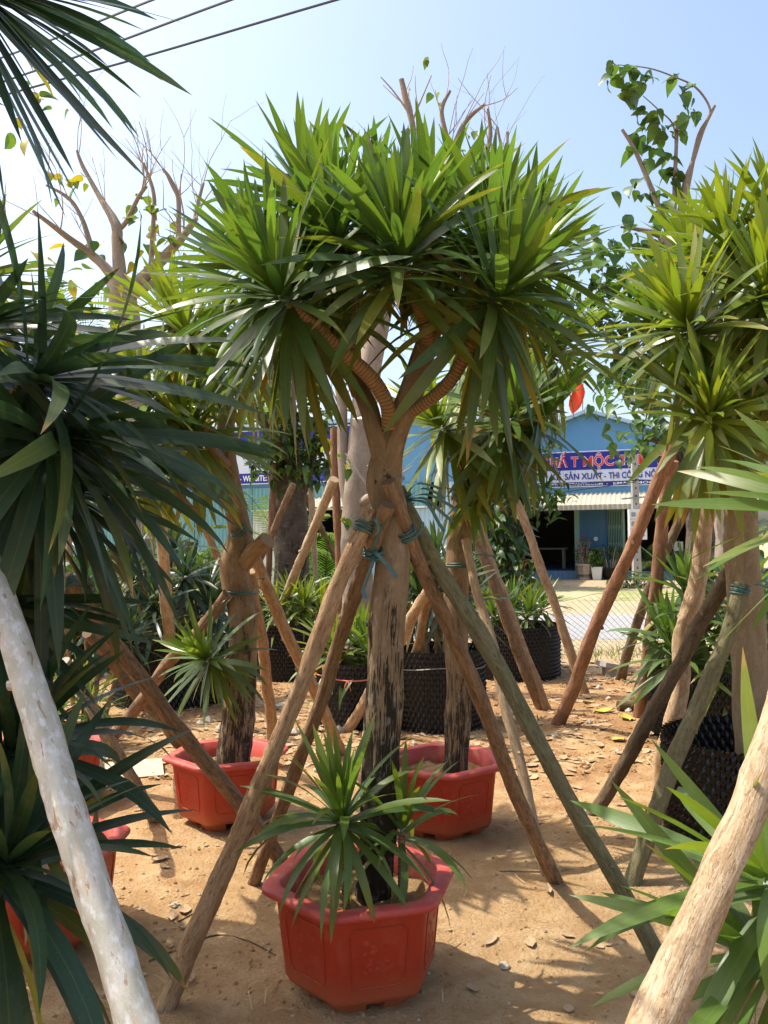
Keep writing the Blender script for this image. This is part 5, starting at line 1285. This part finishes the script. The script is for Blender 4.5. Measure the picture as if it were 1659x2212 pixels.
# shrubs
def shrub(label, c, rad, n, seed, cols, leafL=.14, lib=None, limit=150):
    c = Vector(c); rng = random.Random(seed); limbs = []
    b = Vector((c.x, c.y, 0))
    for k in range(5):
        a = k * 1.3; e = c + Vector((math.cos(a) * rad[0] * .6, math.sin(a) * rad[1] * .6, rad[2] * .5)); limbs.append(([b, b.lerp(e, .5), e], [.03, .02, .01]))
    return branch_tree(label, b, limbs, M_TWIG, seed, [(c, rad, n)], tw=0, lib=lib or SMALLS, cat='shrub', name='shrub', leafL=leafL, cols=cols, limit=limit)
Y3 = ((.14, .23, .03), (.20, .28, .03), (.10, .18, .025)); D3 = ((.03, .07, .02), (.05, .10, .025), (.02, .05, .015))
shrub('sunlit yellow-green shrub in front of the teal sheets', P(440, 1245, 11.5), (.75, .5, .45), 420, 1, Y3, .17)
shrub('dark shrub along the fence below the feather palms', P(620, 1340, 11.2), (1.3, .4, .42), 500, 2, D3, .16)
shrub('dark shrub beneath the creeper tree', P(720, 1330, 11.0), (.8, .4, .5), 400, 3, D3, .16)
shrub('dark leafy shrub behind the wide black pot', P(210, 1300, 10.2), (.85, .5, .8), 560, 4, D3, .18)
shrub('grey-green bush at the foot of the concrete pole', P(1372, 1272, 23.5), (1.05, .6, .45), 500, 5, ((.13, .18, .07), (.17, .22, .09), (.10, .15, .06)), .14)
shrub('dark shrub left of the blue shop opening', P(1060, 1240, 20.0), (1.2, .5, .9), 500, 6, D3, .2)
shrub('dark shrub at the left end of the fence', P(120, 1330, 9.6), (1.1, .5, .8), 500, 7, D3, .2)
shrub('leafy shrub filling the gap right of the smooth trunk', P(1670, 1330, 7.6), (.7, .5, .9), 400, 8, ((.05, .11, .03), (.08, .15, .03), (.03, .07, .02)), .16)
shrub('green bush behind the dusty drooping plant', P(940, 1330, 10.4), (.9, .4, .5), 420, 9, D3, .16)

# planters in front of the blue shop
pa, _ = fr(1263, 1250, .9); c0_ = FR.p(pa, .9, 0)
pl = thing('stone_planter', c0_, 'octagonal grey stone planter on a carved foot', 'planter')
def oct_loft(c, prof, n=8):
    mb = MB(); rings = [[(c.x + r * math.cos(6.2832 * (k + .5) / n), c.y + r * math.sin(6.2832 * (k + .5) / n), z) for k in range(n)] for r, z in prof]; ids = loft(mb, rings); mb.face(ids[-1]); return mb
oct_loft(c0_, [(.24, 0), (.25, .03), (.2, .055), (.19, .10), (.23, .13)]).build('foot', M_STONE, pl)
oct_loft(c0_, [(.16, .131), (.24, .20), (.28, .46), (.32, .49), (.32, .54), (.28, .542), (.27, .50)]).build('bowl', M_STONE, pl)
shrub('thin bush with pink blossom sprays in the stone planter', c0_ + Vector((0, 0, 1.05)), (.34, .22, .5), 110, 21, ((.06, .11, .03), (.10, .14, .05), (.5, .05, .10)), .12)
pa, _ = fr(1290, 1250, 1.0); c1_ = FR.p(pa, 1.0, 0)
wp = thing('white_planter', c1_, 'tall square white tapered planter by the blue door', 'planter')
mb = MB(); n4 = [[(c1_ + FR.rot @ Vector((sx * r, sy * r, z))) for sx, sy in ((-1, -1), (1, -1), (1, 1), (-1, 1))] for r, z in ((.13, 0), (.18, .44), (.155, .442), (.15, .39))]
ids = loft(mb, n4); mb.face(ids[-1]); mb.build('body', M_WHITE, wp)
shrub('glossy green plant in the white planter', c1_ + Vector((0, 0, .78)), (.24, .22, .38), 150, 22, ((.05, .12, .03), (.12, .22, .04), (.03, .08, .02)), .2)
pa, _ = fr(1318, 1250, .7); c2_ = FR.p(pa, .7, 0)
dp = thing('clay_planter', c2_, 'dark round clay planter near the folding gate', 'planter')
oct_loft(c2_, [(.14, 0), (.22, .14), (.27, .34), (.30, .37), (.28, .40), (.25, .38)], 12).build('bowl', M_BARK_DARK, dp)
shrub('feathery bonsai in the dark clay planter', c2_ + Vector((0, 0, .95)), (.55, .3, .28), 170, 23, ((.04, .09, .03), (.06, .12, .03)), .11)

# ------------------------------------------------------------------ wire fence
def fence(label, A, B, h, sagf, seed, pitch=.075):
    rng = random.Random(seed); A = Vector(A); B = Vector(B); u = (B - A); W = u.length; u.normalize(); root = thing('wire_fence', A, label, 'fence')
    top = lambda s: h - sagf * (math.sin(s * 1.1 + seed) ** 2) - .03 * math.sin(s * 3.1)
    nrm = Vector((-u.y, u.x, 0)); mb = MB(); n = int(W / pitch)
    def pt(s, z):
        k = z / h; zz = k * top(s); return A + u * (s + .04 * math.sin(z * 5 + s)) + nrm * (.06 * math.sin(s * 2.3) * k) + Vector((0, 0, zz))
    rows = int(h / pitch) * 2
    r = .003
    for i in range(n + rows):
        for sgn in (1, -1):
            prev = None
            for j in range(rows + 1):
                s = (i - (rows // 2 if sgn > 0 else 0)) * pitch + sgn * j * pitch / 2
                if sgn < 0: s = i * pitch - j * pitch / 2
                if s < 0 or s > W: prev = None; continue
                p = pt(s, j * pitch / 2)
                q = [mb.vert(p + Vector((a * r, b * r, c * r))) for a, b, c in ((1, 0, .5), (-.5, .8, 0), (-.5, -.8, -.5))]
                if prev:
                    for k in range(3): mb.face((prev[k], prev[(k + 1) % 3], q[(k + 1) % 3], q[k]))
                prev = q
    mb.build('wire_mesh', M_WIRE, root)
    m = int(W / 2.4)
    for i in range(m + 1):
        s = min(W * i / m, W); p = A + u * s
        mb = MB(); tube(mb, [p - Vector((0, 0, .1)), p + Vector((rng.uniform(-.03, .03), 0, h * .5)), p + Vector((rng.uniform(-.05, .05), 0, h + .05))], .028, 8, 3, .1); mb.build('post', M_ST['dark'], root, smooth=True)
    mb = MB(); tube(mb, [pt(W * i / 40, h) for i in range(41)], .004, 5, 1, caps=False); mb.build('top_wire', M_WIRE, root)
    return root
fence('sagging chain-link fence between the yard and the road', (-6.5, 11.6, 0), (7.5, 9.9, 0), .78, .16, 2)

# ------------------------------------------------------------------ litter on the sand
def scatter_ok(p, r=.0): return True
rng = random.Random(77)
def bits(name, mat, n, region, size, flat, label, seed, curl=False, kind='stuff'):
    rng = random.Random(seed); mb = MB()
    for i in range(n):
        x, y = region(rng); z = gh(x, y); s = rng.uniform(*size); a = rng.uniform(0, 6.28)
        c, sn = math.cos(a), math.sin(a)
        if curl:
            tl = rng.uniform(-.3, .3); w = rng.uniform(.18, .4); cu = rng.uniform(.05, .3); prev = None
            for k in range(5):
                t = k / 4; ww = s * w * math.sin(math.pi * (.08 + .88 * t)); 
                ids = []
                for e in (-1, 0, 1):
                    lx, ly, lz = s * (t - .5), e * ww, s * cu * (abs(t - .5) * .8) + abs(e) * ww * cu + .004
                    ids.append(mb.vert((x + c * lx - sn * ly, y + sn * lx + c * ly, z + lz + tl * ly)))
                if prev: mb.face((prev[0], ids[0], ids[1], prev[1])); mb.face((prev[1], ids[1], ids[2], prev[2]))
                prev = ids
        else:
            top = mb.vert((x + rng.uniform(-.2, .2) * s, y, z + s * flat)); m = 5
            ring = [mb.vert((x + s * .5 * math.cos(a + k * 1.2566) * rng.uniform(.7, 1.2), y + s * .5 * math.sin(a + k * 1.2566) * rng.uniform(.7, 1.2), z + s * flat * rng.uniform(.15, .6))) for k in range(m)]
            low = [mb.vert((mb.v[q][0], mb.v[q][1], z - .01)) for q in ring]
            for k in range(m): mb.face((top, ring[k], ring[(k + 1) % m])); mb.face((ring[k], low[k], low[(k + 1) % m], ring[(k + 1) % m]))
    o = mb.build(name, mat, None, smooth=False); return tag(o, label, None, None, kind)
def yard(r): 
    y = 2.3 + 7.6 * r.random() ** 1.3; return r.uniform(-.52, .52) * y, y
def back(r):
    y = r.uniform(5.2, 10.0); return r.uniform(-.45, .5) * y, y
bits('gravel', M_STONE, 420, yard, (.006, .018), .6, 'small pale stones scattered over the sand', 1)
bits('soil_crumbs', M_SAND, 3800, yard, (.005, .02), .5, 'small sandy clods scattered over the yard', 2)
bits('leaf_litter', M_DRY, 240, yard, (.02, .055), .3, 'small dry leaf scraps spread over the sand', 3, True)
bits('leaf_litter', M_DRY, 1300, back, (.04, .12), .3, 'thick dry leaf litter towards the fence', 4, True)
bits('clods', M_SAND, 1800, back, (.015, .05), .5, 'sandy clods kicked up towards the fence', 9)
bits('rubble', M_STONE, 110, back, (.03, .10), .6, 'broken stones and lumps towards the fence', 5)
def straw(n, region, seed, name, label, L=(.06, .22)):
    rng = random.Random(seed); mb = MB()
    for i in range(n):
        x, y = region(rng); a = rng.uniform(0, 6.28); l = rng.uniform(*L); z = gh(x, y) + .006
        d = Vector((math.cos(a), math.sin(a), rng.uniform(0, .25))) * l; p = Vector((x, y, z)); w = Vector((-d.y, d.x, 0)).normalized() * .0022
        m = p + d * .5 + Vector((rng.uniform(-.02, .02), rng.uniform(-.02, .02), .01))
        ids = [mb.vert(q) for q in (p - w, p + w, m + w, m - w, p + d)]; mb.face(ids[:4]); mb.face((ids[3], ids[2], ids[4]))
    return tag(mb.build(name, M_STRAW), label, None, None, 'stuff')
straw(1100, back, 6, 'dry_straw', 'dry straw strewn before the fence'); straw(160, yard, 7, 'fine_straw', 'scattered straw bits on the sand', (.04, .14))
def grassy(r):
    s = r.uniform(-6, 7); return s, 10.75 - .12 * s + r.uniform(-.5, .45)
rg = random.Random(8); mb = MB()
for i in range(2600):
    x, y = grassy(rg); h = rg.uniform(.04, .16); a = rg.uniform(0, 6.28); w = Vector((math.cos(a), math.sin(a), 0)) * .006; t = Vector((rg.uniform(-.06, .06), rg.uniform(-.06, .06), h)); p = Vector((x, y, 0))
    cc = rg.choice(((.14, .22, .04), (.20, .25, .05), (.30, .28, .10), (.10, .17, .03))); ids = [mb.vert(q, (0, 0, 0), cc, uv) for q, uv in ((p - w, (0, .2)), (p + w, (0, .8)), (p + t, (.8, .5)))]; mb.face(ids)
tag(mb.build('grass', M_HEART), 'short rough grass along the wire fence', None, None, 'stuff')

# single things that can be picked out on the sand
def fallen(n, seed):
    rng = random.Random(seed); src = []
    for v in range(4):
        mb = MB(); prev = None; cu = .10 + .07 * v; w = .30 - .05 * v
        for k in range(7):
            t = k / 6; ww = w * math.sin(math.pi * (.06 + .9 * t)); ids = []
            for e in (-1, -.5, 0, .5, 1): ids.append(mb.vert((t - .5, e * ww, cu * abs(t - .45) + abs(e) ** 1.5 * ww * cu * 1.6 + .03 * rng.uniform(-1, 1))))
            if prev:
                for j in range(4): mb.face((prev[j], ids[j], ids[j + 1], prev[j + 1]))
            prev = ids
        src.append(mb.mesh('fallen_leaf', M_DRY, (0, 0, 0), True))
    spots = [(398, 1965), (372, 1978), (355, 1876), (412, 2120), (560, 1905), (1145, 2035), (1060, 2030), (1185, 1930), (1245, 1700), (1215, 1725), (1180, 1720), (1290, 1690), (1160, 1780), (1390, 1765), (1340, 1740), (1250, 1640), (300, 1750), (430, 1600), (455, 1560), (1330, 1790), (345, 1860), (398, 2000), (1300, 1560), (1210, 1540), (1250, 1590), (380, 1830), (1420, 1640), (1090, 1560)]
    for i, (x, y) in enumerate(spots):
        g = G(x, y); o = bpy.data.objects.new('fallen_leaf', src[i % 4]); COL.objects.link(o); o.location = (g.x, g.y, gh(g.x, g.y) + .004); o.rotation_euler = (rng.uniform(-.15, .15), rng.uniform(-.15, .15), rng.uniform(0, 6.28)); s = rng.uniform(.05, .10); o.scale = (s, s, s)
        tag(o, 'curled dry brown leaf lying loose on the sand', 'leaf', 'curled dry leaves on the sand')
fallen(28, 5)
M_YLEAF = m_plain('yellowed_leaf', (0.42, 0.36, 0.05), 0.6, 0.3, 0.25, 9)
_src = None
for i, (x, y, sc_) in enumerate(((1305, 1540, .16), (1352, 1555, .15), (1272, 1520, .12), (1335, 1600, .13), (1240, 1505, .12))):
    g = G(x, y); mb = MB(); prev = None
    for k in range(6):
        t = k / 5; ww = .33 * math.sin(math.pi * (.06 + .9 * t)); ids = [mb.vert(((t - .5) * sc_, e * ww * sc_, (.12 * abs(t - .4) + .1 * abs(e)) * sc_)) for e in (-1, 0, 1)]
        if prev: mb.face((prev[0], ids[0], ids[1], prev[1])); mb.face((prev[1], ids[1], ids[2], prev[2]))
        prev = ids
    o = mb.build('fallen_leaf', M_YLEAF, None, (0, 0, 0), True); o.location = (g.x, g.y, gh(g.x, g.y) + .006); o.rotation_euler = (.1, -.1, i * 1.7)
    tag(o, 'yellow fallen leaf on the sand near the reddish props', 'leaf', 'yellow leaves near the reddish props')
def stone(x, y, s, label, seed):
    g = G(x, y); rng = random.Random(seed); mb = MB(); n = 9; rings = []
    for j, (rr, zz) in enumerate(((.75, -.1), (1, .15), (.85, .45), (.45, .68))):
        rings.append([(g.x + s * rr * math.cos(k * 6.2832 / n) * rng.uniform(.8, 1.15), g.y + s * rr * math.sin(k * 6.2832 / n) * rng.uniform(.8, 1.15), gh(g.x, g.y) + s * zz * rng.uniform(.85, 1.15)) for k in range(n)])
    ids = loft(mb, rings); mb.face(ids[-1]); tag(mb.build('stone', M_STONE, None, (g.x, g.y, 0)), label, 'stone')
stone(1089, 2088, .022, 'angular grey stone on the sand right of the red pot with pups', 1)
stone(930, 2063, .016, 'small white stone at the base of the red pot with pups', 2)
stone(378, 1956, .02, 'chalky white lump by the thick tan peeling prop', 3)
stone(1100, 1838, .014, 'round white pebble right of the pale-trunk red pot', 4)
stone(612, 1530, .08, 'pale stone block behind the crooked trunk pot', 5)
stone(640, 1500, .10, 'larger pale stone beside the black pots', 6)
def stick(label, pts, r, mat='dark', name='dry_stick'):
    mb = MB(); q = []
    for x, y in pts: g = G(x, y); q.append(Vector((g.x, g.y, gh(g.x, g.y) + r * .8)))
    tube(mb, q, [r, r * .6], 6, 4, .1, 20); tag(mb.build(name, M_ST[mat], None, q[0], True), label, 'stick')
stick('thin dark curved root lying on the shaded sand', [(322, 2078), (400, 2045), (470, 2018), (540, 2035), (595, 2068)], .0035)
stick('short dark twig near the chalky lump', [(385, 1990), (420, 1972), (450, 1965)], .003)
stick('pale dry twig on the sand beside the brown prop', [(1078, 1885), (1190, 1880), (1260, 1868)], .003, 'pale')
stick('thin pale twig behind the pale-trunk pot', [(1020, 1642), (1160, 1640), (1240, 1648)], .006, 'pale')
stick('short dark log at the foot of the reddish upright prop', [(1335, 1535), (1385, 1534), (1440, 1536)], .05, 'dark', 'log')
stick('short brown log near the large black pot', [(1385, 1512), (1440, 1508)], .05, 'brown', 'log')
g = G(290, 1668); cb = MB(); cb.box(Vector((g.x, g.y, .02)), (.36, .34, .006), Matrix.Rotation(.3, 3, 'Z') @ Matrix.Rotation(.06, 3, 'X')); tag(cb.build('cardboard_sheet', M_CARD, None, g), 'flat piece of pale cardboard lying on the sand', 'cardboard')
g = G(1325, 1458); cb = MB(); cb.box(Vector((g.x, g.y, .1)), (.32, .22, .05), Matrix.Rotation(.3, 3, 'Z') @ Matrix.Rotation(.2, 3, 'Y')); cb.box(Vector((g.x, g.y, .04)), (.2, .16, .1)); tag(cb.build('concrete_block', M_CONC, None, g), 'broken grey concrete block at the foot of the fence', 'block')
# old dracaena stump with its own post, left middle distance
D = 10.0; bb = Vector((P(395, 1400, D).x, D, 0))
branch_tree('gnarled brown stump with two sawn arms near the yellow-green shrub', bb, [([bb, P(396, 1300, D), P(392, 1240, D)], [.16, .14, .11]), (ln(D, (392, 1260), (408, 1205), (415, 1170)), [.09, .08, .085]), (ln(D, (392, 1260), (372, 1220), (362, 1190)), [.08, .07, .06])], M_BARK_DARK, 33, tw=0, cat='stump', name='tree_stump')
